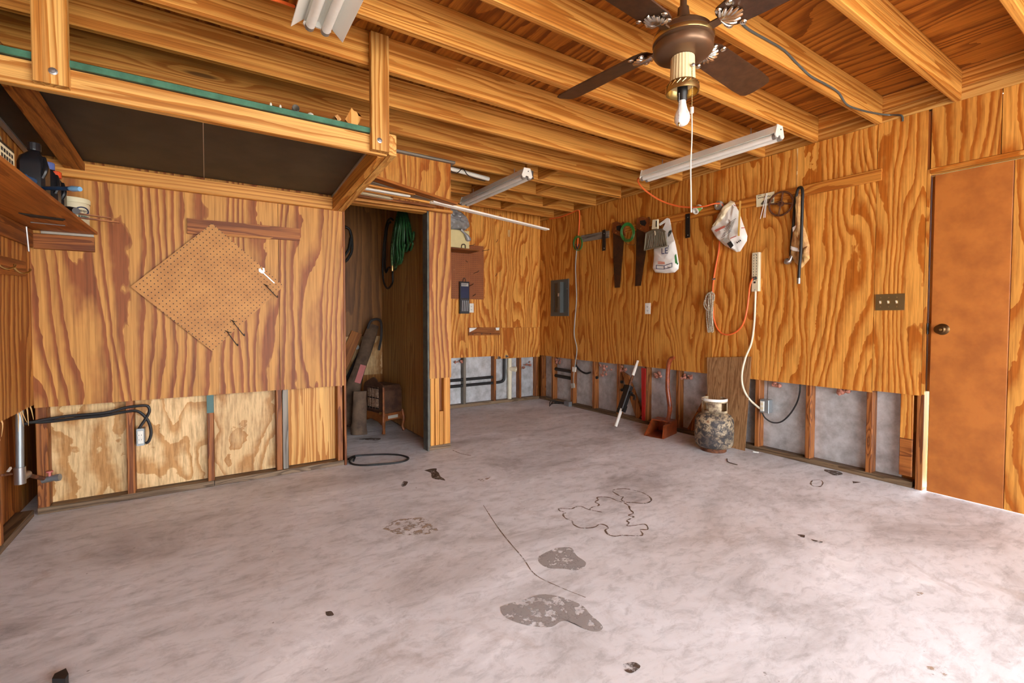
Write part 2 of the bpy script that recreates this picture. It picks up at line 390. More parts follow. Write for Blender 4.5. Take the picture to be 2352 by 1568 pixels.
def rtube(pts, r, o=.02, seg=8):
    return MB().tube([R(p[0], p[1], p[2] if len(p) > 2 else o) for p in pts], r, seg)

# ================================================================== STRUCTURE
# ---- floor
floor = MB().box(XL - .25, XR + .25, YF, YB + .25, -.12, 0).build('floor', 'concrete', M_=Matrix.Identity(4), kind='structure', label='worn grey concrete garage floor slab with stains', cat='floor')
MB().box(-30, 30, -40, YF - .01, -.16, -.05).build('driveway', 'driveway', kind='structure', label='pale concrete driveway outside the open garage door', cat='ground')
MB().box(XR + .25, 30, YF, 25, -.16, -.05).build('side_yard', 'grass', kind='structure', label='grass yard outside the side door', cat='ground')

def stain(pts, mat, width=None, z=.0012):
    mb = MB()
    if width:
        q = catmull([G(a, b, 0) for a, b in pts], 5); vs = []; n = len(q)
        for i, p_ in enumerate(q):
            d = q[min(i + 1, n - 1)] - q[max(i - 1, 0)]; d.z = 0
            if d.length < 1e-9: d = Vector((1, 0, 0))
            s_ = Vector((-d.y, d.x, 0)).normalized() * width * (.6 + .8 * random.random())
            vs += [Vector((p_.x, p_.y, z)) + s_, Vector((p_.x, p_.y, z)) - s_]
        mb.add(vs, [(2 * i, 2 * i + 1, 2 * i + 3, 2 * i + 2) for i in range(n - 1)])
    else:
        q = catmull([G(a, b, 0) for a, b in pts + pts[:1]], 6)[:-1]
        c = sum(q, Vector()) / len(q); c.z = z
        q = [Vector((p_.x, p_.y, z)) + Vector((mnoise.noise(p_ * 9), mnoise.noise(p_ * 9 + Vector((7, 3, 1))), 0)) * .035 for p_ in q]
        mb.add([c] + q, [(0, 1 + i, 1 + (i + 1) % len(q)) for i in range(len(q))])
    return mb.build('stain', mat, floor, recalc=False)
def crop(x0, y0, s, pts): return [(x0 + a * s, y0 + b * s) for a, b in pts]
S7 = 400 / 2352
stain(crop(1260, 1090, S7, [(150, 490), (140, 460), (230, 458), (310, 462), (370, 435), (440, 430), (500, 455), (545, 470), (590, 440), (660, 425), (680, 400), (630, 370), (670, 340), (655, 310), (730, 300), (840, 315), (930, 355), (1010, 375), (1080, 420), (1100, 470), (1145, 520), (1080, 550), (1150, 570), (1060, 620), (1085, 650), (1060, 690), (1140, 690), (1300, 670), (1340, 740), (1240, 745), (1270, 800), (1230, 825), (1000, 820), (900, 832), (810, 810), (765, 750), (805, 725), (770, 685), (690, 670), (610, 712), (440, 720), (340, 675), (310, 625), (230, 590), (195, 540), (225, 515), (150, 490)]), 'stain_line', .0045)
stain(crop(1260, 1090, S7, [(985, 300), (870, 230), (900, 200), (1020, 190), (1130, 205), (1260, 240), (1350, 290), (1390, 340), (1340, 380), (1260, 388), (1130, 375), (1050, 372), (985, 340), (1010, 300), (985, 300)]), 'stain_line', .0045)
stain(crop(1260, 1090, S7, [(520, 465), (600, 485), (720, 505)]), 'stain_line', .004)
stain([(1248, 1268), (1290, 1255), (1322, 1266), (1342, 1290), (1326, 1308), (1290, 1312), (1256, 1300), (1240, 1283)], 'stain_grey')
stain([(1150, 1395), (1230, 1372), (1300, 1375), (1345, 1400), (1385, 1440), (1340, 1448), (1290, 1425), (1225, 1440), (1165, 1415)], 'stain_grey')
stain([(975, 1078), (998, 1076), (1010, 1090), (1022, 1105), (1000, 1098), (985, 1086)], 'stain_dark')
stain([(925, 1105), (935, 1105), (932, 1114), (924, 1112)], 'stain_dark')
stain([(1895, 1078), (1920, 1082), (1942, 1090), (1915, 1092), (1900, 1084)], 'stain_dark'); stain([(1958, 1104), (1975, 1107), (1962, 1110)], 'stain_dark')
stain([(1866, 1103), (1882, 1102), (1890, 1108), (1884, 1117), (1868, 1116), (1862, 1110), (1866, 1103)], 'stain_line', .004)
stain([(1436, 1527), (1452, 1525), (1462, 1535), (1450, 1548), (1438, 1540)], 'stain_dark')
stain([(745, 1402), (758, 1400), (760, 1410), (748, 1413)], 'stain_dark'); stain([(2098, 1358), (2120, 1360), (2112, 1370)], 'stain_tan')
stain([(880, 1215), (930, 1190), (985, 1195), (1000, 1215), (960, 1230), (905, 1225)], 'stain_tan')
stain([(2130, 1525), (2165, 1530), (2170, 1545), (2140, 1540)], 'stain_tan'); stain([(1838, 1232), (1856, 1234), (1848, 1238)], 'stain_dark'); stain([(1866, 1240), (1888, 1243), (1874, 1246)], 'stain_dark')
stain([(1110, 1160), (1150, 1220), (1200, 1280), (1230, 1320), (1290, 1350), (1345, 1372)], 'stain_line', .0022); stain([(1040, 1034), (1060, 1042), (1082, 1046)], 'stain_line', .005)
stain([(2015, 1030), (2060, 1080)], 'stain_tan', .002)
stain([(820, 1008), (850, 1005), (875, 1007), (862, 1011)], 'stain_dark'); stain([(1095, 1098), (1130, 1095), (1110, 1104)], 'stain_tan')

# ---- ceiling: deck with joists
ceiling = MB().box(XL - .2, XR + .2, YF, YB + .2, ZD, ZD + .02).build('ceiling', DECK('y'), kind='structure', label='plywood roof deck over exposed pine joists', cat='ceiling')
for k in range(-4, 11):
    y = Y0 + JS * k
    if y < YF + .05: continue
    board('joist', XL - .08, XR + .0, y, y + .038, ZT, ZD - .001, PINE('x'), ceiling)
board('rim_board', XR + .001, XR + .04, YF, YB + .1, ZT + .085, ZD - .001, PINE('y'), ceiling)
board('top_plate', XR + .001, XR + .09, YF, YB + .1, ZT, ZT + .083, PINL('y'), ceiling)
board('rim_board', XL - .12, XL - .081, YF, YB + .1, ZT, ZD - .001, PINE('y'), ceiling)
def blocking(x, k, mat=None, zh=.16):
    y = Y0 + JS * k + .039
    board('blocking', x, x + .038, y, y + JS - .04, ZT + .01, ZT + zh, mat or PINE('y'), ceiling)
for x, k in ((2.02, 9), (2.45, 8), (3.05, 7), (3.1, 9), (3.45, 8), (2.75, 6)): blocking(x, k)
board('joist_splice', 2.62, 3.9, Y0 + JS * 7 - .039, Y0 + JS * 7 - .001, ZT + .005, ZD - .002, PINE('x'), ceiling)
board('joist_splice', 2.1, 2.9, Y0 + JS * 9 - .039, Y0 + JS * 9 - .001, ZT + .02, ZD - .002, PINE('x'), ceiling)

# ---- right wall
wall_right = thing('wall_right', (XR + .11, 3.2, 0), 'right garage wall of amber plywood sheets over bare studs', 'wall', kind='structure')
DY0, DY1, DZ = .235, 1.066, 2.068          # side-door opening
board('sheathing', XR + .10, XR + .12, DY1 + .03, YB + .12, 0, ZT, PLYB('z'), wall_right, ch=0)
board('sheathing', XR + .10, XR + .12, DY0 - .03, DY1 + .03, DZ + .03, ZT, PLYB('z'), wall_right, ch=0)
board('sheathing', XR + .10, XR + .12, YF, DY0 - .03, 0, ZT, PLYB('z'), wall_right, ch=0)
for a, b, z0, z1 in ((1.094, 1.364, .631, ZT - .002), (1.367, 2.628, .618, ZT - .004), (2.632, 3.842, .622, ZT - .003), (3.846, 5.0, .617, ZT - .002), (5.003, YB, .622, ZT - .003)):
    board('plywood_panel', XR, XR + .012, a, b, z0, z1, PLY('z'), wall_right, ch=0)
board('plywood_panel', XR, XR + .012, .757, 1.074, DZ + .045, ZT - .002, PLY('z'), wall_right, ch=0)
board('plywood_panel', XR, XR + .012, YF, .753, DZ + .045, ZT - .002, PLY('z'), wall_right, ch=0)
board('plywood_panel', XR, XR + .012, YF, DY0 - .03, 0, DZ + .043, PLY('z'), wall_right, ch=0)
board('seam_strip', XR - .002, XR - .0002, 1.893, 1.901, 1.9, ZT - .01, PLYN('z'), wall_right, ch=0)
board('casing', XR, XR + .014, 1.077, 1.092, .64, DZ + .04, PLY('z'), wall_right, ch=0)
for i in range(10):
    far = 1.40 + .4064 * i
    board('stud', XR + .013, XR + .10, far - .038, far, .04, ZT - .01, STUD('z'), wall_right)
board('stud', XR + .013, XR + .10, 1.079, 1.117, 0, ZT - .01, STUD('z'), wall_right)
board('stud', XR + .013, XR + .10, YB - .045, YB - .007, .04, ZT - .01, STUD('z'), wall_right)
board('sill_plate', XR + .012, XR + .10, 1.135, YB + .02, 0, .039, SILL('y'), wall_right)
board('scab_board', XR + .014, XR + .032, 1.135, 1.205, .33, .640, PLY('z'), wall_right)
board('scab_board', XR + .014, XR + .032, 1.135, 1.205, .075, .328, BRN('y'), wall_right)
for i in range(-1, 10):
    a = max(1.40 + .4064 * i, 1.21); b = 1.40 + .4064 * (i + 1) - .038
    if i == 9: b = YB
    board('insulation_board', XR + .085, XR + .099, a + .001, b - .001, .041, .80, 'foil', wall_right, ch=0)
# braces and bits inside the open stud bays
MB().prism([R(a, b, -.03) for a, b in ((1427, 852), (1442, 862), (1475, 950), (1462, 965))], (.03, 0, 0)).build('brace', STUD('z'), wall_right)
MB().prism([R(a, b, -.02) for a, b in ((1578, 985), (1592, 990), (1628, 925), (1622, 905))], (.03, 0, 0)).build('brace', STUD('z'), wall_right)
def tuft(px0, px1, py0, py1, f=R, n=14, mat='insul_pink', par=None):
    mb = MB()
    for i in range(n):
        c = f(random.uniform(px0, px1), random.uniform(py0, py1), -.045); r_ = random.uniform(.008, .022)
        mb.lathe([(.003, -r_), (r_ * .8, -r_ * .5), (r_, 0), (r_ * .7, r_ * .6), (.003, r_)], c, (random.random(), random.random(), random.random() + .2), 7)
    mb.build('insulation_tuft', mat, par)
for q in ((1268, 1288, 822, 836), (1378, 1405, 838, 862), (1422, 1440, 840, 852), (1502, 1518, 852, 866), (1560, 1590, 860, 870), (1776, 1790, 880, 886), (1925, 1950, 895, 902)):
    tuft(q[0], q[1], q[2], q[3], par=wall_right)
# black foam-lined pipes through the far bays
for z in (.445, .355):
    MB().tube([(XR + .055, 4.68, z), (XR + .055, 5.02, z + .005)], .022, 10, 0).build('pipe', 'rubber', wall_right)
for (a, b) in ((1370, 867), (1427, 877), (1428, 895)):
    MB().lathe([(.002, -.02), (.016, -.02), (.018, .0), (.002, .004)], R(a, b, 0.0), (-1, 0, 0), 12).build('pipe_stub', 'rubber', wall_right)

# ---- side door in the right wall
door = thing('door_1', (XR + .02, .65, 0), 'worn brown plywood side door with bronze knob beside the switch plate', 'door', kind='structure')
board('door_leaf', XR + .004, XR + .044, .70, DY1 - .012, .009, DZ - .004, 'door_ply', door)
board('door_leaf', XR + .003, XR + .044, DY0 + .01, .6985, .009, DZ - .004, PLY('z'), door)
MB().lathe([(.034, 0), (.036, .004), (.03, .008), (.011, .012), (.011, .035), (.026, .045), (.029, .06), (.022, .068), (.001, .069)], R(2165, 756, -.004), (-1, 0, 0), 24).build('knob', 'bronze', door)
MB().lathe([(.008, 0), (.006, .006), (.001, .007)], R(2160, 757, .065), (-1, 0, 0), 12).build('keyhole', 'brass', door)
board('jamb', XR + .02, XR + .10, DY0 - .03, DY1 + .012, DZ + .003, DZ + .035, PINE('y'), wall_right)
board('door_head_trim', XR - .004, XR + .012, DY0 - .03, DY1 + .01, DZ + .012, DZ + .042, PLY('y'), wall_right, ch=0)
board('latch_plate', XR + .006, XR + .03, DY1 + .002, DY1 + .009, 1.04, 1.11, 'black', wall_right)
board('door_stop', XR + .046, XR + .06, DY1 - .02, DY1 + .012, .66, DZ, PINE('z'), wall_right)

# ---- back wall (alcove and inside of closet)
wall_back = thing('wall_back', (1.6, YB + .12, 0), 'back garage wall of plywood with open stud bays below', 'wall', kind='structure')
board('sheathing', XL - .1, XR + .12, YB + .10, YB + .12, 0, ZT + .18, PLYB('z'), wall_back, ch=0)
board('plywood_panel', 1.79, 3.20, YB, YB + .012, .640, ZT + .1, PLY('z'), wall_back, ch=0)
board('plywood_panel', 3.203, XR, YB, YB + .012, 1.016, ZT + .1, PLY('z'), wall_back, ch=0)
board('plywood_panel', 3.203, XR, YB, YB + .012, .600, 1.013, PLY('z'), wall_back, ch=0)
board('wood_patch', 3.405, 3.445, YB - .003, YB - .0005, 2.235, 2.328, PLYN('z'), wall_back)
for x0, mm in ((2.745, GREY('z')), (3.197, STUD('z')), (3.605, STUD('z')), (XR - .05, STUD('z')), (2.33, STUD('z')), (1.93, STUD('z'))):
    board('stud', x0, x0 + .038, YB + .013, YB + .10, .04, ZT, mm, wall_back)
board('sill_plate', 1.79, XR, YB + .012, YB + .10, 0, .039, SILL('x'), wall_back)
for a, b in ((1.79, 2.745), (2.783, 3.197), (3.235, 3.605), (3.643, XR - .05)):
    board('insulation_board', a + .001, b - .001, YB + .088, YB + .099, .041, .8, 'foil', wall_back, ch=0)
for z in (.355, .278):
    MB().tube([(1.9, YB + .05, z - .01), (3.22, YB + .05, z)], .019, 10, 0).build('pipe', 'rubber', wall_back)
MB().tube([(3.23, YB + .05, .278), (3.32, YB + .05, .28), (3.37, YB + .05, .30), (3.385, YB + .05, .36), (3.387, YB + .05, .7)], .019, 10, 6).build('pipe', 'rubber', wall_back)
MB().tube([(3.47, YB + .05, .03), (3.47, YB + .05, .75)], .03, 14, 0).lathe([(.036, -.06), (.036, .05)], (3.47, YB + .05, .42), (0, 0, 1), 16).build('drain_pipe', 'pvc', wall_back)
MB().lathe([(.028, 0), (.028, .06), (.036, .06), (.036, .085), (.022, .085), (.02, .06), (.001, .06)], (3.47, YB + .03, .45), (.55, -.83, 0), 18).build('drain_branch', 'pvc', wall_back)
for q in ((1145, 821), (1163, 818)):
    MB().lathe([(.02, 0), (.021, .004), (.014, .006), (.013, .03), (.011, .034), (.001, .035)], B(q[0], q[1]), (.25, -1, 0), 14).build('pipe_stub', 'steel', wall_back)
tuft(1200, 1218, 830, 846, B, 9, par=wall_back); tuft(1040, 1062, 828, 832, B, 5, par=wall_back)
# closet interior lining on the back wall
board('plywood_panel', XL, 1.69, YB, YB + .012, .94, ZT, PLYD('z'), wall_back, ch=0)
board('plywood_panel', XL, 1.69, YB - .004, YB + .012, .50, .935, PLYN('z'), wall_back, ch=0)
board('plywood_panel', XL, 1.69, YB + .03, YB + .06, 0, .50, PLYB('z'), wall_back, ch=0)
for a, b in ((803, 797), (820, 797)):
    MB().lathe([(.001, 0), (.026, 0), (.026, .003), (.001, .004)], B(a, b, .005), (0, -1, 0), 18).build('patch_disc', 'white_paint', wall_back)

# ---- closet front partition
wall_closet = thing('wall_closet', (0, YP + .1, 0), 'plywood partition across the front of the closet with open stud bays below', 'wall', kind='structure')
board('plywood_panel', XL, .437, YP, YP + .012, .622, ZT, PLYP('z'), wall_closet, ch=0)
board('plywood_panel', .440, .880, YP, YP + .012, .620, ZT, PLYP('z'), wall_closet, ch=0)
board('seam_strip', .0695, .0715, YP - .0012, YP - .0002, .63, 1.0, PLYN('z'), wall_closet, ch=0)
for a, mm in ((-.425, STUD('z')), (-.004, STUD('z')), (.412, STUD('z')), (.453, GREY('z')), (.835, STUD('z'))):
    board('stud', a, a + .038, YP + .013, YP + .10, .04 if a != .453 else .042, ZT, mm, wall_closet)
board('stud', XL, XL + .05, YP + .013, YP + .10, .04, ZT, STUD('z'), wall_closet)
board('paint_mark', -.0045, .0345, YP + .0118, YP + .0128, .50, .622, 'teal_paint', wall_closet, ch=0)
for a, b, mm in ((-.78, -.426, PLYN('z')), (-.386, -.005, PLYN('z')), (.036, .411, PLYN('z')), (.493, .834, PINL('z'))):
    board('backing_panel', a, b, YP + .085, YP + .099, .041, .8, mm, wall_closet, ch=0)
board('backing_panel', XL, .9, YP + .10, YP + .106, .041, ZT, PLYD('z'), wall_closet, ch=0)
board('sill_plate', XL, .03, YP + .012, YP + .10, 0, .039, SILL('x'), wall_closet)
board('sill_plate', .033, .9, YP + .014, YP + .10, 0, .037, SILL('x'), wall_closet)
board('door_jamb', .8815, .899, YP + .001, YP + .105, 0, 2.05, BRN('z'), wall_closet)
board('plywood_panel', .882, 1.40, YP, YP + .012, 2.055, ZT - .004, PLY('z'), wall_closet, ch=0)
board('plywood_panel', 1.403, 1.79, YP, YP + .012, 2.055, ZT - .004, PLY('z'), wall_closet, ch=0)
board('header', .9, 1.79, YP + .013, YP + .10, 2.03, 2.12, PINE('x'), wall_closet)
board('plate', .95, 1.82, YP - .03, YP + .06, ZT - .025, ZT - .003, GREY('x'), wall_closet)
# end post and divider wall
board('plywood_panel', 1.588, 1.790, YP, YP + .012, .622, 2.053, PLYP('z'), wall_closet, ch=0)
for a, b, mm, z0, z1 in ((1.574, 1.600, GREY('z'), .03, .622), (1.602, 1.640, PINE('z'), .04, .622), (1.645, 1.683, PINE('z'), .04, .622), (1.686, 1.722, PINE('z'), .04, .33), (1.726, 1.788, PINE('z'), .04, .622)):
    board('stud', a, b, YP + .013, YP + .10, z0, z1, mm if isinstance(mm, str) is False else M(mm), wall_closet)
board('stud', 1.6, 1.79, YP + .06, YP + .12, .04, ZT, STUD('z'), wall_closet)
board('sill_plate', 1.58, 1.79, YP + .01, YP + .12, 0, .039, SILL('x'), wall_closet)
board('door_jamb', 1.572, 1.588, YP + .004, YP + .105, .0, 2.05, 'jamb_dark', wall_closet)
wall_divider = board('wall_divider', 1.69, 1.705, YP + .10, YB, .02, ZT, ply('plywood_divider', (212, 160, 98), (178, 122, 64), 'z', 4, .6, 7, soft=.15, lines=16), None, ch=0, kind='structure', label='brown plywood divider between closet and alcove', cat='wall')  # tone lightened in place of light missing on the closet face
board('divider_panel', 1.775, 1.79, YP + .12, YB, .02, ZT, PLYB('z'), wall_divider, ch=0)
board('sill_plate', 1.706, 1.774, YP + .12, YB, 0, .02, SILL('y'), wall_divider)

# ---- left wall
wall_left = thing('wall_left', (XL - .1, 1.5, 0), 'left garage wall of plywood with a torn lower edge and bare studs', 'wall', kind='structure')
board('sheathing', XL - .12, XL - .10, YF, YB + .1, 0, ZT + .18, PLYB('z'), wall_left, ch=0)
board('plywood_panel', XL - .012, XL, 2.60, YP, .640, ZT, PLYP('z'), wall_left, ch=0)
board('plywood_panel', XL - .012, XL, YF, 2.597, .60, ZT, PLYP('z'), wall_left, ch=0)
for y in (3.20, 2.80, 2.4, 2.0, 1.6, 1.2, .8, .4):
    board('stud', XL - .10, XL - .013, y, y + .038, .04, ZT, STUD('z'), wall_left)
board('stud', XL - .10, XL - .03, 3.10, 3.199, .04, .66, BRN('z'), wall_left)
board('backing_panel', XL - .099, XL - .085, 3.24, YP + .1, .041, .8, BRN('z'), wall_left, ch=0)
board('sill_plate', XL - .10, XL - .012, YF, YP, 0, .039, SILL('y'), wall_left)
for i in range(9):
    a = L(random.uniform(2, 75), 0, 0); y = random.uniform(3.12, 3.65)
    MB().tube([(XL - .008, y, .655), (XL + .002, y + random.uniform(-.02, .02), .63), (XL + .008, y + random.uniform(-.05, .05), .58 - random.random() * .05)], .003, 5, 3, radii=[.004, .003, .0008]).build('splinter', 'splinter', wall_left)
# ---- front wall behind the camera, open garage door
wall_front = MB().box(XL - .12, XL + .18, YF, YF + .1, 0, ZT + .18).box(XR - .18, XR + .12, YF, YF + .1, 0, ZT + .18).box(XL, XR, YF, YF + .1, 2.25, ZT + .18).build('wall_front', PLY('z'), kind='structure', label='front garage wall around the open overhead door', cat='wall')

# ================================================================== HANGING STORAGE RACK
rk = thing('storage_rack', (0, 3.1, 1.95), 'hanging two by four rack with chalkboard bottom above the tan pegboard', 'rack')
YA, YC = 2.545, YP - .001                        # front and back of the rack; it slopes down to the wall
def zr(y): return 2.027 + (1.950 - 2.027) * (y - YA) / (3.671 - YA)
board('front_rail', XL + .005, .845, YA, YA + .038, zr(YA), zr(YA) + .098, PINL('x'), rk)
board('ledger', XL + .005, .80, YP - .039, YP - .001, zr(3.69), zr(3.69) + .089, PINE('x'), rk)
def slope_board(x0, x1, y0, y1, h, dz=0.0):
    return MB().hexa([(x0, y0, zr(y0) + dz), (x1, y0, zr(y0) + dz), (x1, y1, zr(y1) + dz), (x0, y1, zr(y1) + dz)], [(x0, y0, zr(y0) + dz + h), (x1, y0, zr(y0) + dz + h), (x1, y1, zr(y1) + dz + h), (x0, y1, zr(y1) + dz + h)])
slope_board(.802, .842, YA + .039, YC, .092).build('side_rail', PINE('y'), rk)
slope_board(.847, .890, YA - .02, YC, .112).build('side_rail', PINL('y'), rk)
slope_board(-.668, -.579, YA + .039, YP - .04, .040, .045).build('cross_rail', BRN('y'), rk)
for a, b in ((-.540, -.437), (.748, .845)):
    hg = board('hanger', a, b, YA - .040, YA - .001, zr(YA) + (.008 if a > 0 else .012), ZD - .03, PINL('z'), rk)
    c = (((a + b) / 2 + (.008 if a < 0 else -.006)), YA - .040, zr(YA) + .06)
    MB().lathe([(.014, 0), (.014, .002), (.008, .003), (.0075, .009), (.001, .0095)], c, (0, -1, 0), 14).build('bolt', 'steel', hg)
cb = slope_board(XL + .03, .80, YA - .004, YP - .042, .014, .0915 + .008); cbo = cb.build('chalkboard_panel', 'chalkboard', rk, label='dark chalkboard forming the bottom of the rack')
slope_board(XL + .03, .80, YA - .014, YA - .005, .026, .0995).build('board_edge', 'green_edge', rk, label='green painted front edge')
slope_board(.792, .8015, YA + .04, YP - .045, .010, .088).build('edge_trim', 'alu', rk)
slope_board(.0, .004, YA + .04, YP - .045, .004, .0945).build('seam_strip', 'alu', rk)
slope_board(XL + .006, XL + .03, YA + .04, YP - .045, .012, .088).build('edge_trim', 'alu', rk)
# things lying on the rack
def zdk(y): return zr(y) + .1155 + .008
ztop = zdk(YA - .01) + .004
p = hit(678, 252, 1, YA + .02)
MB().lathe([(.017, 0), (.017, .30), (.014, .30), (.014, 0)], (p.x, YA + .0, zdk(YA) + .024), (0.05, 1, -.04), 18, caps=False).build('pvc_pipe', 'enamel_grey', label='short grey pipe end lying on the rack beside white cap', cat='pipe')
p = hit(714, 268, 1, YA + .02)
MB().lathe([(.018, 0), (.018, .012), (.012, .022), (.004, .027), (.001, .0275)], (p.x, YA + .025, zdk(YA)), (0, 0, 1), 16).build('cap', 'white_plastic', label='small white dome cap on the front edge of the rack', cat='cap')
for a, l_ in ((622, 'tiny white peg on the rack, left of the pipe end'), (644, 'tiny white peg on the rack, nearest the pipe end')):
    p = hit(a, 246, 1, YA + .02); MB().lathe([(.005, 0), (.0055, .02), (.004, .028), (.001, .03)], (p.x, YA + .02, zdk(YA)), (0, 0, 1), 10).build('peg', 'white_plastic', label=l_, cat='peg')
p = hit(768, 274, 1, YA + .03); z = zdk(YA)
MB().prism([(p.x - .022, YA + .005, z), (p.x + .006, YA + .005, z), (p.x + .03, YA + .005, z + .02), (p.x + .012, YA + .005, z + .042), (p.x - .005, YA + .005, z + .03), (p.x + .008, YA + .005, z + .018)], (-.02, .16, 0)).build('wood_offcut', PLYN('y'), label='small angled pale wood offcut on the rack', cat='wood')
p = hit(800, 278, 1, YA + .03)
T = Matrix.Translation((p.x, YA + .015, z)) @ Matrix.Rotation(.42, 4, 'Y')
MB().prism([T @ Vector(q) for q in ((-.03, 0, .018), (.02, 0, .0), (.035, 0, .004), (.036, 0, .085), (.02, 0, .078), (.004, 0, .092), (-.012, 0, .088), (-.027, 0, .095))], (.01, .22, 0)).build('moulding_offcut', PINL('z'), label='short piece of ribbed wood moulding leaning on the rack', cat='moulding')
MB().prism([(.70, YA + .30, z - .018), (.87, YA + .30, z - .018), (.87, YA + .30, z + .05), (.82, YA + .30, z + .085), (.77, YA + .30, z + .10), (.72, YA + .30, z + .105), (.70, YA + .30, z + .08)], (0, .16, -.012)).build('black_bin', 'plastic_black', label='black plastic bin end on the rack behind the hanger post', cat='bin')

# ---- loose trim strips lying over the rack side rail
def strip(name, a, b, w_, th, z, mat, label, cat='trim strip', curl=0, prof=None):
    a = Vector(G(a[0], a[1], z)); b = Vector(G(b[0], b[1], z)); d = (b - a).normalized(); s_ = Vector((-d.y, d.x, 0))
    mb = MB()
    if prof:
        sec = [(u * w_, v * th) for u, v in prof]
    else: sec = [(0, 0), (w_, 0), (w_, th), (0, th)]
    mb.prism([a + s_ * u + Vector((0, 0, v)) for u, v in sec], b - a)
    m = frame((a + b) / 2, d, s_, Vector((0, 0, 1)))
    return mb.build(name, mat, None, M_=m, label=label, cat=cat, group='loose strips over the closet doorway')
zs = 2.045
LP = 'x'
strip('wood_strip', (852, 405), (1052, 470), .075, .018, zs + .006, BRN(LP), 'nearest wide round-cornered brown board over the closet doorway')
strip('wood_strip', (838, 414), (992, 460), .085, .018, zs + .012, GREY(LP), 'grey weathered board between the brown boards over the closet doorway')
strip('wood_strip', (832, 424), (954, 447), .03, .015, zs, PINE(LP), 'short orange strip just in front of the short white strip')
strip('white_strip', (822, 431), (943, 452), .032, .012, zs - .002, 'white_paint', 'short white painted strip over the closet doorway')
strip('wood_strip', (815, 434), (998, 468), .026, .015, zs - .001, PINE(LP), 'long orange strip behind the short white strip')
strip('angle_strip', (805, 438), (903, 457), .045, .03, zs - .003, 'ivory', 'short pale angle trim with a square cut end', prof=[(0, 0), (1, 0), (1, 1), (.93, 1), (.93, .1), (0, .1)])
strip('wood_strip', (803, 448), (1002, 476), .05, .016, zs - .004, BRN(LP), 'dark brown strip above the hindmost board over the doorway')
strip('wood_strip', (797, 457), (1040, 490), .034, .022, zs - .012, PINE(LP), 'hindmost orange board against the closet header')
strip('white_moulding', (996, 464), (1262, 528), .055, .014, zs - .002, 'white_paint', 'long white grooved moulding reaching from the doorway into the alcove', 'moulding', prof=[(0, 0), (.28, 0), (.33, .5), (.42, .5), (.47, 0), (1, 0), (1, .7), (.85, 1), (0, 1)])
strip('wood_strip', (1003, 466), (1077, 478), .05, .014, zs + .03, PINE(LP), 'short orange strip end showing beside the white moulding')

# ================================================================== TAN PEGBOARD AND WALL BOARDS ON THE PARTITION
cr = [P(a, b, .024) for a, b in ((487, 513), (652, 657), (487, 806), (300, 658))]
cen = sum(cr, Vector()) / 4; e1 = (cr[1] - cr[0]).normalized(); yv = Vector((0, -1, 0)); e2 = e1.cross(yv).normalized()
pegm = frame(cen, e1, -yv, e1.cross(-yv))
pb = thing('pegboard', cen, 'tan pegboard turned into a diamond on the closet partition', 'pegboard')
MB().prism([P(a, b, .030) for a, b in ((487, 513), (652, 657), (487, 806), (300, 658))], (0, .006, 0)).build('board', 'pegboard_tan', pb, M_=pegm)
for a, b in (((535, 737), (560, 770)), ((523, 762), (545, 793)), ((611, 655), (636, 682))):
    p0, p1 = P(a[0], a[1], .034), P(b[0], b[1], .07)
    q = MB().tube([p0 + Vector((0, .006, 0)), p0, p0 + Vector((0, -.012, -.004)), p1, p1 + Vector((.002, 0, .012))], .0028, 6, 4)
    q.tube([p0 + Vector((-.016, 0, .008)), p0 + Vector((.016, 0, -.006))], .0025, 6, 0); q.build('hook', 'black', pb)
wr = thing('wrench', P(612, 638, .034), 'small silver open-end wrench on the tan diamond pegboard', 'wrench')
a, b = P(602, 624, .034), P(630, 650, .034)
MB().prism([a + Vector((-.002, 0, -.002)), a + Vector((.002, 0, .002)), b + Vector((.002, 0, .002)), b + Vector((-.002, 0, -.002))], (0, -.004, 0)).build('handle', 'steel', wr)
MB().prism([P(x, y, .033) for x, y in ((594, 618), (598, 616), (601, 621), (604, 621), (603, 615), (607, 616), (608, 624), (602, 628), (595, 624))], (0, -.007, 0)).build('jaw', 'steel', wr)
wb_ = thing('wall_board', P(560, 528, 0), 'horizontal brown board nailed behind the top corner of the diamond pegboard', 'board')
MB().prism([P(x, y, .0015) for x, y in ((430, 502), (688, 526), (688, 553), (430, 537))], (0, -.019, 0)).build('plank', BRN('x'), wb_)
MB().prism([P(x, y, .0206) for x, y in ((458, 532), (628, 545), (620, 549), (470, 539))], (0, -.0015, 0)).build('pale_scrape', PINL('x'), wb_)

# ---- black cable, outlet and pipe on the left, in the open bays
def ptube(pts, r, o=.02, seg=8): return MB().tube([P(q[0], q[1], q[2] if len(q) > 2 else o) for q in pts], r, seg)
cable = thing('cable', P(200, 955, 0), 'pair of black cables stapled across the open bays of the closet partition', 'cable')
ptube([(50, 975, .03), (80, 968, .012), (112, 962, .006), (160, 955, 0), (240, 948, 0), (288, 936, -.01), (318, 932, -.01), (338, 932, -.01), (343, 944, -.01), (334, 962, -.01), (322, 980, -.005), (318, 988, -.005)], .0085).build('upper_cable', 'rubber', cable)
ptube([(62, 970, .025), (112, 968, -.002), (180, 960, -.002), (240, 954, -.004), (290, 945, -.012), (318, 945, -.012), (340, 966, -.012), (347, 992, -.012), (342, 1012, -.008), (334, 1018, -.005)], .0085).build('lower_cable', 'rubber', cable)
ou = thing('outlet_box', P(321, 1003, 0), 'open white duplex outlet box on a stud below the black cables', 'outlet')
a, b = P(312, 986, .0), P(333, 1021, .0)
board('box', a.x, b.x, YP - .004, YP + .06, b.z, a.z, 'galv', ou)
board('receptacle', a.x + .008, b.x - .006, YP - .012, YP - .003, b.z + .012, a.z - .010, 'white_plastic', ou)
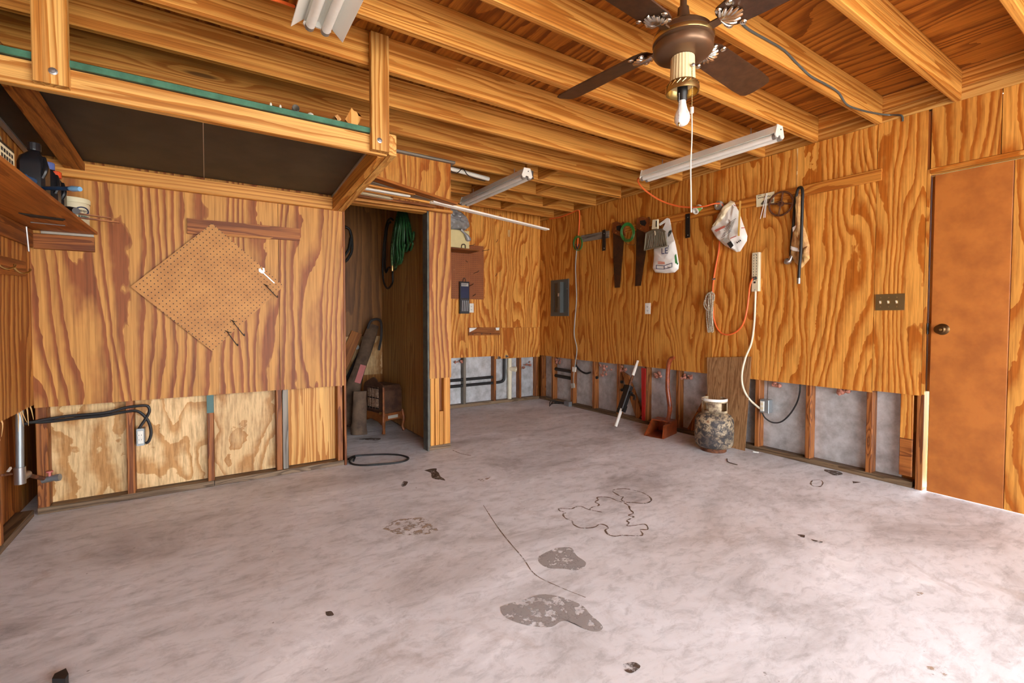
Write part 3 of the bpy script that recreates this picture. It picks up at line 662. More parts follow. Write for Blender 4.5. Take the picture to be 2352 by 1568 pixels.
for zz in (.36, .62):
    zc = b.z + (a.z - b.z) * (zz if zz < .5 else .64)
    rec = MB().lathe([(.014, 0), (.014, .003), (.001, .0032)], ((a.x + b.x) / 2 + .001, YP - .012, zc), (0, -1, 0), 14).build('socket', 'white_plastic', ou)
    for dx in (-.006, .006): board('slot', (a.x + b.x) / 2 + dx - .001, (a.x + b.x) / 2 + dx + .001, YP - .0158, YP - .0148, zc - .003, zc + .005, 'ink_black', rec, ch=0)
for zc in (a.z - .003, b.z + .004): board('bracket', a.x + .006, b.x - .006, YP - .008, YP - .003, zc - .006, zc + .006, 'galv', ou)
pg = thing('water_pipe', (XL - .02, 3.36, .2), 'galvanised water pipe with elbow rising in the left corner', 'pipe')
tp = hit(46, 960, 0, XL - .02); bt = hit(46, 1098, 0, XL - .02)
MB().tube([(XL - .02, tp.y, .70), (XL - .02, bt.y, bt.z)], .017, 12, 0).build('riser', 'galv', pg)
MB().lathe([(.024, -.03), (.024, .06)], (XL - .02, bt.y, bt.z), (0, 0, 1), 14).build('elbow', 'steel', pg)
MB().tube([(XL - .02, bt.y, bt.z), (XL - .015, bt.y + .09, bt.z - .004)], .022, 12, 0).build('elbow_arm', 'steel', pg)
e = P(105, 1100, -.01)
MB().tube([(XL - .015, bt.y + .08, bt.z - .004), (e.x, e.y, e.z)], .011, 10, 0).build('nipple', 'rust', pg)
vl = thing('valve', P(118, 1098, 0), 'small grey valve with a red handle on the end of the pipe', 'valve')
MB().tube([P(98, 1103, -.01), P(130, 1096, .01)], .017, 12, 0).lathe([(.02, 0), (.02, .02)], P(128, 1097, .01), (1, -.3, .1), 12).build('body', 'galv', vl)
MB().lathe([(.007, 0), (.007, .02), (.016, .022), (.016, .03), (.001, .031)], P(114, 1096, 0) + Vector((0, 0, .008)), (0, 0, 1), 12).build('handle', 'redlabel', vl)
lt = thing('door_latch', hit(16, 1085, 0, XL - .01), 'small rusty hook latch on the leftmost bare stud', 'latch')
MB().tube([hit(4, 1091, 0, XL - .01), hit(26, 1088, 0, XL - .006)], .006, 8, 0).build('bar', 'rust', lt)
MB().prism([hit(x, y, 0, XL - .004) for x, y in ((14, 1083), (22, 1072), (24, 1076), (18, 1084))], (.006, 0, 0)).build('tab', 'white_paint', lt)

# ================================================================== LEFT SHELF AND ITS BOTTLES
ZS = 1.632; XS = -.535
sh = thing('wall_shelf', (XL, 2.9, ZS), 'orange plywood corner shelf on the left wall holding bottles', 'shelf')
board('shelf_board', XL + .001, XS, 1.55, YP - .002, ZS, ZS + .016, ply('plywood_shelf', (196, 120, 52), (158, 86, 30), 'y', 6, .6, 8), sh, ch=0)
board('cleat', XL + .02, -.548, YP - .02, YP - .001, ZS - .105, ZS - .018, BRN('x'), sh)
board('cleat', XL + .001, XL + .02, 1.6, YP - .022, ZS - .10, ZS - .002, BRN('y'), sh)
board('backing_strip', XL + .05, -.552, YP - .012, YP - .003, ZS - .017, ZS - .001, 'enamel_grey', sh)
a_ = L(60, 520, .022); b_ = L(66, 577, .022)
MB().tube([a_, b_], .005, 8, 0).build('bracket_rod', 'steel', sh)
MB().tube([G(70, 510, ZS - .006), G(150, 518, ZS - .006)], .003, 6, 0).build('bracket_rod', 'steel', sh)
MB().prism([G(x, y, ZS - .001) for x, y in ((42, 488), (150, 503), (144, 506), (70, 497))], (0, 0, -.004)).build('wood_crack', 'dark_gap', sh)
ZB = ZS + .0165
def jug(px, py, xv, h, w_, d_, capmat, label, name='oil_jug', mat='plastic_black'):
    c = hit(px, py, 0, xv); c.z = ZB
    t = thing(name, c, label, 'bottle', 'bottles on the left shelf')
    x0, x1, y0, y1 = c.x - d_ / 2, c.x + d_ / 2, c.y - w_ / 2, c.y + w_ / 2
    mb = MB(); hs = h * .74; e_ = .012
    def ring(z, k, dy=0): return [(c.x + sx * (d_ / 2 * k - ex), c.y + dy + sy * (w_ / 2 * k - ey), z) for sx, sy, ex, ey in ((-1, -1, e_, 0), (1, -1, e_, 0), (1, -1, 0, e_), (1, 1, 0, e_), (1, 1, e_, 0), (-1, 1, e_, 0), (-1, 1, 0, e_), (-1, -1, 0, e_))]
    levels = [ring(ZB, .94), ring(ZB + .012, 1), ring(ZB + hs * .85, 1), ring(ZB + hs, .86), ring(ZB + h * .86, .40, w_ * .12), ring(ZB + h * .9, .36, w_ * .14)]
    vs = [v for l_ in levels for v in l_]
    mb.add(vs, [(i * 8 + j, i * 8 + (j + 1) % 8, (i + 1) * 8 + (j + 1) % 8, (i + 1) * 8 + j) for i in range(5) for j in range(8)], True)
    mb.add(levels[0], [tuple(range(8))]); mb.add(levels[-1], [tuple(range(8))]); mb.build('body', mat, t)
    MB().lathe([(.022, h * .88), (.023, h * .9), (.023, h), (.019, h + .004), (.001, h + .0045)], (c.x, c.y + w_ * .14, ZB), (0, 0, 1), 16, flute=.04).build('cap', capmat, t)
    MB().tube([(x1 - .01, c.y - w_ * .42, ZB + hs * .55), (x1 + .004, c.y - w_ * .45, ZB + hs * .75), (x1 - .008, c.y - w_ * .2, ZB + hs * 1.02)], .009, 8, 5).build('handle', mat, t)
    return t
jug(78, 400, -.64, .275, .105, .09, 'plastic_black', 'large black oil jug with a black cap on the left shelf')
jug(92, 410, -.715, .27, .09, .08, 'plastic_black', 'second black jug partly hidden behind the large one')
jug(111, 415, -.65, .262, .085, .08, 'bluecap', 'black bottle with a blue cap on the left shelf', 'oil_bottle')
jug(127, 420, -.645, .245, .08, .075, 'redcap', 'black bottle with an orange-red cap on the left shelf', 'oil_bottle')
# boxed item with print
bxp = G(2, 392, ZB); bx_ = thing('carton', (XS - .06, bxp.y, ZB), 'small black and cream printed carton at the front of the left shelf', 'carton')
p1 = hit(34, 385, 0, XS - .015); p0 = hit(-60, 330, 0, XS - .015)
board('carton_body', XS - .12, XS - .016, p0.y, p1.y, ZB, ZB + .07, 'plastic_black', bx_)
board('printed_face', XS - .0158, XS - .0145, p0.y + .005, p1.y - .004, ZB + .004, ZB + .056, 'cardstock', bx_, ch=0)
for i in range(5):
    for r_ in range(2):
        yy = p1.y - .02 - i * .024
        board('print', XS - .0144, XS - .0138, yy - .016, yy, ZB + .014 + r_ * .02, ZB + .026 + r_ * .02, 'ink_black', bx_, ch=0)
MB().puff([(-.70, 2.25, ZB + .001), (-.70, 2.83, ZB + .001), (-.70, 2.80, ZB + .20), (-.70, 2.70, ZB + .235), (-.70, 2.45, ZB + .245), (-.70, 2.25, ZB + .24)], (1, 0, 0), .035, wrinkle=.5, back=1.2).build('seed_bag', 'bag_streak', label='green and white plastic bag lying behind the printed carton', cat='bag')
MB().puff([(-.715, 3.49, ZB + .001), (-.715, 3.62, ZB + .001), (-.715, 3.60, ZB + .19), (-.715, 3.54, ZB + .275), (-.715, 3.47, ZB + .26)], (1, 0, 0), .022, wrinkle=.3, back=1).build('paper_bag', 'bagwhite', label='white and green paper bag standing beside the orange-capped bottle', cat='bag')
c = Vector((-.612, 3.56, 0)); tb = thing('hand_cleaner_tub', (c.x, c.y, ZB), 'cream plastic hand cleaner tub with an oval logo on the left shelf', 'tub')
MB().lathe([(.060, 0), (.064, .01), (.068, .12), (.066, .128)], (c.x, c.y, ZB), (0, 0, 1), 32).build('tub_body', 'ivory', tb)
MB().lathe([(.070, .128), (.071, .15), (.068, .155), (.001, .156)], (c.x, c.y, ZB), (0, 0, 1), 32, caps=False).build('lid', 'cardstock', tb)
tocam = (Vector((CAM.x, CAM.y, 0)) - Vector((c.x, c.y, 0))).normalized(); tocam = (tocam + Vector((.55, .2, 0))).normalized(); sx = Vector((0, 0, 1)).cross(tocam)
lc = Vector((c.x, c.y, ZB + .085)) + tocam * .0690
ring = [lc + sx * math.cos(i / 24 * 2 * math.pi) * .030 + Vector((0, 0, math.sin(i / 24 * 2 * math.pi) * .019)) - tocam * (.0135 * math.cos(i / 24 * 2 * math.pi) ** 2 * .5) for i in range(25)]
MB().tube(ring, .0035, 6, 0).build('oval_logo', 'ink_navy', tb)
text('gojo', 'lettering', .02, lc + tocam * .002, sx, (0, 0, 1), 'ink_black', tb)
for i in range(6): 
    q = lc + sx * (-.028 + i * .011) + Vector((0, 0, -.034)) - tocam * (.011 * ((i - 2.5) / 2.5) ** 2 - .001)
    MB().box(-.004, .004, -.001, .001, -.006, .006, T=frame(q, sx, -tocam, Vector((0, 0, 1)))).build('print', 'teal_paint', tb)
# blue tool handle, black tube and two stir sticks sticking out over the shelf edge
def shtube(name, a, b, za, zb, r, mat, label, cat, seg=10):
    pa, pb_ = G(a[0], a[1], za), G(b[0], b[1], zb)
    return MB().tube([pa, pb_], r, seg, 0).build(name, mat, label=label, cat=cat)
bt_ = thing('blue_tool', hit(140, 434, 0, XS), 'blue tool handle sticking out over the edge of the left shelf', 'tool')
pa = hit(100, 432, 0, -.60); pb_ = hit(160, 433, 0, XS + .05)
MB().tube([pa, pa.lerp(pb_, .5), pb_], .0085, 10, 0).build('shaft', 'bluetool', bt_)
pc = hit(184, 434, 0, XS + .09)
MB().tube([pb_, pb_.lerp(pc, .25), pc], .012, 10, 0, radii=[.008, .0125, .010]).build('grip', 'bluetip', bt_)
pa = hit(145, 478, 0, -.60); pb_ = hit(175, 484, 0, XS + .01)
MB().tube([pa, pa.lerp(pb_, .3), pa.lerp(pb_, .5), pb_], .014, 12, 0, radii=[.008, .013, .0155, .0155]).build('caulk_nozzle', 'plastic_black', label='black nozzle lying in front of the cream tub', cat='nozzle')
for a, b, l_ in (((150, 486), (255, 501), 'upper of two wooden stir sticks poking out past the shelf'), ((160, 497), (274, 511), 'lower of two wooden stir sticks poking out past the shelf')):
    pa = hit(a[0], a[1], 1, 3.45); pb_ = hit(b[0], b[1], 1, 3.50)
    d = (pb_ - pa).normalized(); s_ = Vector((0, 1, 0)); n_ = d.cross(s_).normalized()
    MB().prism([pa + s_ * -.012 + n_ * .003, pa + s_ * .012 + n_ * .003, pa + s_ * .012 - n_ * .003, pa - s_ * .012 - n_ * .003], pb_ - pa).build('stir_stick', BRN('x'), label=l_, cat='stick', group='stir sticks on the left shelf')
c = hit(60, 432, 0, XS - .03)
MB().tube([hit(57, 404, 0, XS - .02), hit(75, 416, 0, XS - .01)], .012, 10, 0, radii=[.008, .014]).build('bottle_stopper', 'bluetool', label='dark blue bottle cap lying at the shelf edge under the large jug', cat='stopper')  # dark blue bottle cap showing over the shelf edge
# hook board
hb = thing('coat_hook_board', L(25, 612), 'small brown board with two brass coat hooks under the left shelf', 'coat hook')
a_, b_ = L(-60, 588), L(51, 600)
MB().prism([L(x, y, .001) for x, y in ((-80, 568), (51, 601), (50, 634), (-80, 622))], (.016, 0, 0)).build('plank', BRN('y'), hb)
for q in ((30, 612), (-10, 600), (-60, 590)):
    c = L(q[0], q[1], .017)
    MB().tube([c, c + Vector((.012, .012, -.02)), c + Vector((.03, .03, -.03)), c + Vector((.045, .06, -.018)), c + Vector((.046, .07, -.005))], .005, 8, 5, radii=[.008, .005, .0045, .0045, .007]).build('hook', 'brass', hb)

# ================================================================== CEILING FAN
FC = Vector((1.627, 1.23, 0)); fan = thing('ceiling_fan', (FC.x, FC.y, 2.18), 'brown four-bladed ceiling fan with a bare bulb light kit', 'ceiling fan')
def fl(prof, name, mat, seg=32, flute=0, caps=True, par=None, off=(0, 0)): return MB().lathe(prof, (FC.x + off[0], FC.y + off[1], 0), (0, 0, 1), seg, caps, flute).build(name, mat, par or fan)
fl([(.013, 2.32), (.013, ZD - .04)], 'downrod', 'fan_brown', 16)
fl([(.028, 2.316), (.028, 2.34), (.022, 2.372), (.022, 2.386), (.013, 2.388)], 'rod_collar', 'fan_brown', 20)
fl([(.03, ZD - .09), (.065, ZD - .05), (.07, ZD)], 'canopy', 'fan_brown', 24)
fl([(.022, 2.190), (.06, 2.191), (.096, 2.195), (.110, 2.203), (.116, 2.212), (.116, 2.232), (.110, 2.236), (.110, 2.240), (.118, 2.244), (.118, 2.268), (.110, 2.272), (.106, 2.292), (.08, 2.312), (.03, 2.318)], 'motor_housing', 'fan_brown', 48)
fl([(.1182, 2.249), (.1192, 2.252), (.1192, 2.262), (.1182, 2.265)], 'motor_band', 'brass', 48, caps=False)
fl([(.044, 2.189), (.045, 2.165), (.048, 2.085), (.05, 2.08)], 'switch_housing', 'cream_metal', 48, flute=.035)
fit = fl([(.045, 2.092), (.056, 2.088), (.063, 2.076), (.066, 2.062), (.064, 2.050), (.060, 2.050), (.061, 2.062), (.050, 2.082), (.02, 2.084)], 'fitter_ring', 'brass', 40, caps=False)
for i in range(20):
    a = i / 20 * 2 * math.pi
    MB().tube([(FC.x + math.cos(a) * .0635, FC.y + math.sin(a) * .0635, 2.066), (FC.x + math.cos(a + .22) * .062, FC.y + math.sin(a + .22) * .062, 2.080)], .003, 5, 0).build('leaf_relief', 'brass', fit)
fl([(.02, 2.085), (.021, 2.045), (.019, 2.04), (.019, 2.022), (.017, 2.018)], 'lamp_socket', 'black', 20)
fl([(.0135, 2.024), (.0145, 2.008), (.020, 1.985), (.0275, 1.968), (.0305, 1.952), (.029, 1.937), (.022, 1.925), (.010, 1.919), (.001, 1.918)], 'bulb', 'bulb', 28)
# blades
BL0, BL1, BZ = .15, .672, 2.268
def blade(az):
    ux = Vector((math.cos(az), math.sin(az), 0)); uy = Vector((-math.sin(az), math.cos(az), 0)); uz = Vector((0, 0, 1))
    pit = math.radians(-13); sy = uy * math.cos(pit) + uz * math.sin(pit) ; nz = ux.cross(sy)
    o = Vector((FC.x, FC.y, BZ)); m = frame(o, ux, sy, nz)
    prof = [(BL0, -.03), (BL0 + .012, -.052), (BL0 + .05, -.064), (.55, -.072), (BL1 - .035, -.069), (BL1 - .01, -.058), (BL1, -.03), (BL1, .03), (BL1 - .01, .058), (BL1 - .035, .069), (.55, .072), (BL0 + .05, .064), (BL0 + .012, .052), (BL0, .03)]
    bl = MB().prism([m @ Vector((a, b, 0)) for a, b in prof], nz * .006).build('blade', 'fan_blade', fan, M_=m)
    MB().prism([m @ Vector(q) for q in ((.10, -.018, -.012), (.19, -.014, -.005), (.19, .014, -.005), (.10, .018, -.012))], nz * .006).build('blade_arm', 'fan_brown', fan)
    mb = MB(); c0 = Vector((.155, 0, -.004))
    for i in range(9):                       # scallop ribs
        a = math.radians(-72 + 18 * i); ln = .085 - .018 * abs(i - 4) / 4
        e_ = c0 + Vector((math.cos(a) * ln, math.sin(a) * ln * .72, -.003)); md = c0.lerp(e_, .55) + Vector((0, 0, -.006))
        mb.tube([m @ c0, m @ md, m @ e_], .006, 6, 4, radii=[.003, .006, .0085, .005])
    for sx_, sy_ in ((.17, .045), (.17, -.045), (.215, .058), (.215, -.058)):
        for r_ in (.010, .005):
            mb.tube([m @ Vector((sx_ + math.cos(j / 10 * 6.283) * r_, sy_ + math.sin(j / 10 * 6.283) * r_, -.006)) for j in range(11)], .0028, 5, 0)
    mb.build('shell_bracket', 'silver', bl)
for k in range(4): blade(math.radians(5.7 + 90 * k))
# pull chains
ch = Vector((.028, -.040, 0)); c0 = Vector((FC.x, FC.y, 0)) + RT * .022 - FW * .046; c0.z = 0
mb = MB()
for i in range(26): mb.lathe([(.0004, -.0028), (.0026, 0), (.0004, .0028)], (c0.x, c0.y, 2.135 - i * .0062), (0, 0, 1), 6)
pc1 = mb.build('pull_chain', 'brass', fan)
MB().tube([(c0.x, c0.y, 1.972), (c0.x, c0.y, 1.95)], .007, 8, 0).build('connector', 'white_plastic', pc1)
mb = MB().tube([(c0.x, c0.y, 1.955), (c0.x + .002, c0.y, 1.85), (c0.x - .003, c0.y, 1.75), (c0.x + .001, c0.y, 1.64), (c0.x + .004, c0.y, 1.56)], .0028, 6, 6).build('pull_cord', 'cable_cream', pc1)
MB().lathe([(.003, 0), (.007, .004), (.007, .010), (.002, .014)], (c0.x, c0.y, 2.134), (-.5, -.8, 0), 10).build('chain_switch', 'steel', fan)
c1 = Vector((FC.x, FC.y, 0)) - RT * .022 - FW * .026; c1.z = 0
mb = MB()
for i in range(20): mb.lathe([(.0003, -.0026), (.0022, 0), (.0003, .0026)], (c1.x, c1.y, 2.036 - i * .0058), (0, 0, 1), 6)
pc2 = mb.build('pull_chain', 'steel', fan)
MB().lathe([(.001, 0), (.0035, .003), (.004, .012), (.002, .016)], (c1.x, c1.y, 1.906), (0, 0, 1), 8).build('chain_bell', 'brass', pc2)
# cable that feeds the fan, stapled along a joist to the right wall
yj = Y0 + JS * 1 - .006
MB().tube([hit(1690, 40, 1, yj), hit(1720, 68, 1, yj), hit(1762, 92, 1, yj), hit(1800, 115, 1, yj), hit(1830, 145, 1, yj), hit(1862, 175, 1, yj), hit(1895, 193, 1, yj), hit(1925, 212, 1, yj), hit(1945, 240, 1, yj), hit(1975, 252, 1, yj), hit(2010, 260, 1, yj), (XR - .005, yj - .03, ZT + .04), (XR - .006, yj - .10, ZT + .012), (XR - .004, yj - .11, ZT - .03)], .006, 8).build('electric_cable', 'panelgrey', label='grey electric cable running along the joist to the right wall', cat='cable')

# ================================================================== FLUORESCENT FIXTURES
def fixture(x, y0, y1, zb, label, wing=.0):
    t = thing('fluorescent_light', (x, (y0 + y1) / 2, zb + .09), label, 'light', 'fluorescent strip lights')
    W = .055
    prof = [(-W, .03), (-.030, .085), (.030, .085), (W, .03), (.018, .030), (.010, .045), (-.010, .045), (-.018, .030)]
    MB().prism([(x + a, y0, zb + b) for a, b in prof], (0, y1 - y0, 0)).build('channel', 'enamel', t)
    for s_ in (-1, 1):
        if wing:
            MB().prism([(x + s_ * a, y0, zb + b) for a, b in ((.045, .045), (.045 + wing, -.012), (.047 + wing, -.010), (.052, .052))], (0, y1 - y0, 0)).build('reflector_wing', 'enamel', t)
        tb_ = MB().tube([(x + s_ * .032, y0 + .018, zb + .010), (x + s_ * .032, y1 - .018, zb + .010)], .019, 14, 0).build('tube', 'tube_white', t)
        for ye in (y0 + .010, y1 - .010):
            MB().lathe([(.0195, -.012), (.0195, .012)], (x + s_ * .032, ye, zb + .010), (0, 1, 0), 14).build('tube_cap', 'alu', tb_)
    for ye, q in ((y0, -1), (y1, 1)):
        e_ = MB().prism([(x + a, ye, zb + b) for a, b in ((-.058, .02), (-.034, .09), (.034, .09), (.058, .02), (.045, .004), (.02, .004), (.012, .02), (-.012, .02), (-.02, .004), (-.045, .004))], (0, q * .008, 0)).build('end_cap', 'white_paint', t)
        MB().lathe([(.005, 0), (.005, .003), (.001, .0035)], (x + .01, ye + q * .008, zb + .062), (0, q, 0), 10).build('screw', 'ink_black', e_)
    for yy in (y0 + .2, y1 - .2):
        MB().tube([(x, yy, zb + .084), (x, yy, ZT + .03)], .004, 6, 0).build('mount', 'steel', t)
    return t
fixture(3.345, 1.735, 2.925, 2.388, 'white two-tube fluorescent strip light along the right wall')
fixture(2.415, 3.455, 4.655, 2.388, 'grey two-tube fluorescent light under the alcove ceiling')
fixture(.425, 1.02, 2.205, 2.385, 'fluorescent light with flared reflector above the hanging rack', wing=.06)
MB().lathe([(.001, 0), (.03, .002), (.04, .012), (.038, .02), (.028, .024), (.03, .03), (.036, .034), (.036, .075), (.001, .077)], (2.52, 3.56, ZT - .077), (0, 0, 1), 20).build('lamp_holder', 'steel', label='steel lamp holder on the joist beside the alcove light', cat='lamp holder')
yk = 3.62
MB().tube([(1.5, 3.86, 2.512), (2.35, 4.02, 2.512)], .02, 12, 0).build('conduit', 'white_plastic', label='white plastic conduit lying between the alcove joists', cat='pipe')
MB().tube([(1.8, 3.90, 2.485), (1.95, 3.93, 2.478), (2.02, 3.93, 2.53), (2.10, 3.95, 2.48), (2.3, 4.0, 2.478)], .004, 6).build('wire', 'rubber', label='thin black wire looped over the white conduit', cat='wire')
MB().tube([hit(600, -10, 1, 2.05), hit(640, 2, 1, 2.12), hit(676, 15, 1, 2.19)], .0065, 8).build('orange_cord', 'orange', label='orange cord plugged into the light above the rack', cat='cord')
MB().tube([hit(676, 15, 1, 2.19), hit(692, 19, 1, 2.2)], .008, 8, 0).build('cord_plug', 'black', label='black plug on the orange cord above the rack', cat='plug')

# ================================================================== RIGHT WALL: THINGS HUNG ON IT
cl1 = rwall([(1337, 541), (1400, 530), (1400, 546), (1337, 556)], .0005, .018); cl1.build('cleat_board', GREY('y'), label='grey weathered cleat board left of the handsaws', cat='board')
q = [R(1403, 530), R(2027, 387)]
board('cleat_board', XR - .019, XR - .0005, 1.335, 3.86, 2.100, 2.180, wood('cleat_amber', (214, 142, 60), (172, 98, 32), 'y', 9, .5, 6, lines=20), label='long brown cleat board carrying the hanging tools', cat='board')
# saws
def saw(blade_pts, handle_pts, hole, label):
    t = thing('handsaw', R(*blade_pts[2]), label, 'saw', 'handsaws on the right wall')
    rwall(blade_pts, .026, .0016).build('blade', 'sawblade', t)
    h_ = rwall(handle_pts, .0225, .018).build('handle', 'sawhandle', t)
    mb = MB(); c = [R(x, y, .042) for x, y in hole]; mb.prism(c, (-.0012, 0, 0)).build('grip_hole', 'dark_gap', h_)
    for k in (0, 2): MB().lathe([(.006, 0), (.005, .003), (.001, .0035)], R(handle_pts[0][0] + 6, handle_pts[-1][1] - 8 + k * 4, .041), (-1, 0, 0), 10).build('screw', 'brass', h_)
saw([(1408, 532), (1434, 540), (1431, 580), (1424, 660), (1412, 661), (1409, 600)], [(1409, 512), (1418, 509), (1428, 514), (1434, 509), (1438, 514), (1436, 530), (1438, 540), (1430, 544), (1408, 534)], [(1416, 519), (1426, 517), (1430, 524), (1426, 532), (1416, 528)], 'left rusty handsaw hanging on the right wall beside the black strap')
saw([(1462, 520), (1488, 530), (1484, 580), (1472, 656), (1459, 657), (1461, 590)], [(1466, 501), (1476, 498), (1486, 502), (1492, 498), (1495, 504), (1491, 520), (1492, 530), (1484, 534), (1463, 524)], [(1470, 507), (1482, 505), (1485, 512), (1481, 519), (1471, 516)], 'right rusty handsaw hanging behind the dustpan')
def strap(pts, label):
    t = thing('steel_strap', R(*pts[3]), label, 'strap'); rwall(pts, .021, .006).build('bar', 'black', t)
    for i in (0, 2):
        x = (pts[0][0] + pts[1][0]) / 2; y = pts[0][1] + 7 if i == 0 else pts[2][1] - 5
        MB().lathe([(.006, 0), (.005, .002), (.001, .0025)], R(x, y, .027), (-1, 0, 0), 10).build('bolt', 'steel', t)
strap([(1384, 529), (1391, 527), (1391, 575), (1384, 576)], 'short black steel strap left of the handsaws')
strap([(1575, 492), (1585, 490), (1585, 545), (1575, 547)], 'black steel strap under the end of the fan pull cord')
def coil(name, cx, cy, rx, ry, n, r, mat, label, cat, o=.035):
    pts = []
    for k in range(n * 14 + 1):
        a = k / 14 * 2 * math.pi; j = 1 + .20 * math.sin(k * .37) * math.sin(k * .11)
        pts.append(R(cx + rx * j * math.cos(a), cy + ry * j * math.sin(a), o + .008 * math.sin(k * .9)))
    return MB().tube(pts, r, 6, 2).build(name, mat, label=label, cat=cat)
coil('wire_coil', 1441, 533, 14, 19, 11, .0034, 'greenwire', 'coil of green wire hanging between the two handsaws', 'wire coil', .055)
MB().tube([R(1436, 545, .05), R(1434, 552, .05), R(1440, 560, .05), R(1450, 562, .05), R(1458, 560, .05), R(1458, 540, .05)], .0025, 6).build('wire_loop', 'wire_brown', label='thin brown wire loop below the green wire coil', cat='wire')
coil('wire_coil', 1328, 558, 10, 16, 3, .0045, 'greenwire', 'green wire ring at the left end of the grey cleat board', 'wire coil', .03)
# orange cord dropping to the ring, grey cord down the wall
MB().tube([R(1262, 503, .02), R(1290, 497, .02), R(1312, 489, .02), R(1328, 483, .02), R(1331, 492, .015), R(1330, 520, .015), R(1328, 545, .02), R(1326, 566, .03)], .008, 8).build('extension_cord', 'orange', label='orange cord from the ceiling corner down to the green wire ring', cat='cord')
gc = thing('grey_cord', R(1318, 885), 'long grey cord hanging beside the breaker panel', 'cord')
rtube([(1326, 566, .03), (1324, 580), (1322, 610), (1323, 650), (1324, 690), (1320, 740), (1319, 770), (1325, 800), (1322, 830), (1319, 852)], .0075, .018).build('cord', 'grey_cord', gc)
rtube([(1319, 852), (1317, 870), (1317, 884)], .005, .018).build('lead', 'grey_cord', gc)
rwall([(1316, 842), (1324, 843), (1323, 854), (1316, 853)], .02, .012).build('tag', 'white_plastic', gc)
rwall([(1314, 880), (1320, 880), (1321, 890), (1315, 891)], .01, .02).build('plug', 'enamel_grey', gc)
rtube([(1323, 560, .05), (1326, 572, .05), (1330, 560, .05)], .007).build('connector', 'black', gc)
# dustpan
dp = thing('dustpan', R(1505, 575), 'grey ribbed dustpan hanging in front of the plastic bag', 'dustpan')
S4 = 210 / 1829
def c4(pts): return [(1380 + a * S4, 490 + b * S4) for a, b in pts]
rwall(c4([(870, 735), (905, 400), (1000, 350), (1080, 330), (1210, 315), (1290, 365), (1330, 640), (1270, 655), (1030, 690)]), .075, .012).build('pan', 'dustpan', dp)
for k in range(9):
    f_ = k / 8; a = c4([(985 + 240 * f_, 415 - 60 * math.sin(f_ * 2.2)), (930 + 340 * f_, 690 - 50 * f_)])
    MB().tube([R(a[0][0], a[0][1], .089), R(a[1][0], a[1][1], .089)], .0035, 6, 0).build('rib', 'dustpan', dp)
for pts in ([(870, 735), (905, 400)], [(870, 735), (1030, 692), (1275, 655), (1325, 640)], [(905, 400), (1000, 350), (1210, 315), (1290, 365)]):
    MB().tube([R(x, y, .089) for x, y in c4(pts)], .007, 8, 0).build('rim', 'dustpan', dp)
rwall(c4([(1045, 320), (1060, 135), (1160, 120), (1160, 310)]), .06, .02).build('handle', 'ivory', dp)
rwall(c4([(1098, 270), (1104, 150), (1122, 148), (1118, 268)]), .0805, .002).build('handle_slot', 'ink_black', dp)
rwall(c4([(1075, 355), (1088, 345), (1098, 430), (1085, 440)]), .088, .006).build('stem', 'ivory', dp)
# white carrier bag
bgp = thing('carrier_bag', R(1528, 620), 'white plastic carrier bag with blue lettering hanging behind the dustpan', 'bag')
MB().puff([R(x, y, .03) for x, y in c4([(1060, 700), (1330, 540), (1480, 540), (1530, 780), (1565, 1010), (1555, 1110), (1480, 1180), (1300, 1195), (1090, 1180), (1045, 1110), (1065, 900)])], (-1, 0, 0), .055, wrinkle=.16, back=.2).build('bag_body', 'bagwhite', bgp)
rwall(c4([(1330, 560), (1345, 420), (1400, 200), (1380, 110), (1340, 90), (1310, 110), (1175, 215), (1190, 245), (1280, 190), (1310, 180), (1250, 310), (1340, 400), (1320, 560), (1480, 560), (1430, 380)]), .045, .010).build('bag_handle', 'bagwhite', bgp)
rwall(c4([(1255, 310), (1320, 170), (1345, 260), (1335, 400), (1300, 520), (1260, 430)]), .040, .008).build('bag_handle', 'bagwhite', bgp)
xd, yd = Vector((0, -1, 0)), Vector((0, 0, 1))
text('LE', 'lettering', .085, R(*c4([(1275, 755)])[0], .094), xd, yd, 'ink_navy', bgp)
text('!', 'lettering', .06, R(*c4([(1350, 680)])[0], .092), xd, yd, 'ink_navy', bgp)
for dy in (0, 28): rwall(c4([(1140, 965 + dy), (1280, 970 + dy), (1280, 985 + dy), (1140, 980 + dy)]), .088, .001).build('stripe', 'ink_orange', bgp)
for pts in ([(1110, 1030), (1270, 1040), (1270, 1050), (1110, 1040)], [(1110, 1100), (1270, 1110), (1270, 1120), (1110, 1112)], [(1105, 1030), (1117, 1030), (1117, 1112), (1105, 1112)], [(1262, 1040), (1274, 1040), (1274, 1116), (1262, 1116)], [(1274, 1040), (1425, 985), (1425, 997), (1274, 1052)], [(1274, 1105), (1425, 1065), (1425, 1077), (1274, 1116)], [(1418, 985), (1430, 985), (1430, 1075), (1418, 1075)]):
    rwall(c4(pts), .087, .001).build('print_frame', 'ink_navy', bgp)
rwall(c4([(1505, 995), (1555, 990), (1540, 1030)]), .055, .002).build('print_leaf', 'ink_green', bgp)
rwall(c4([(1480, 850), (1505, 800), (1535, 990), (1490, 1000)]), .062, .001).build('print_leaf', 'ink_green', bgp)
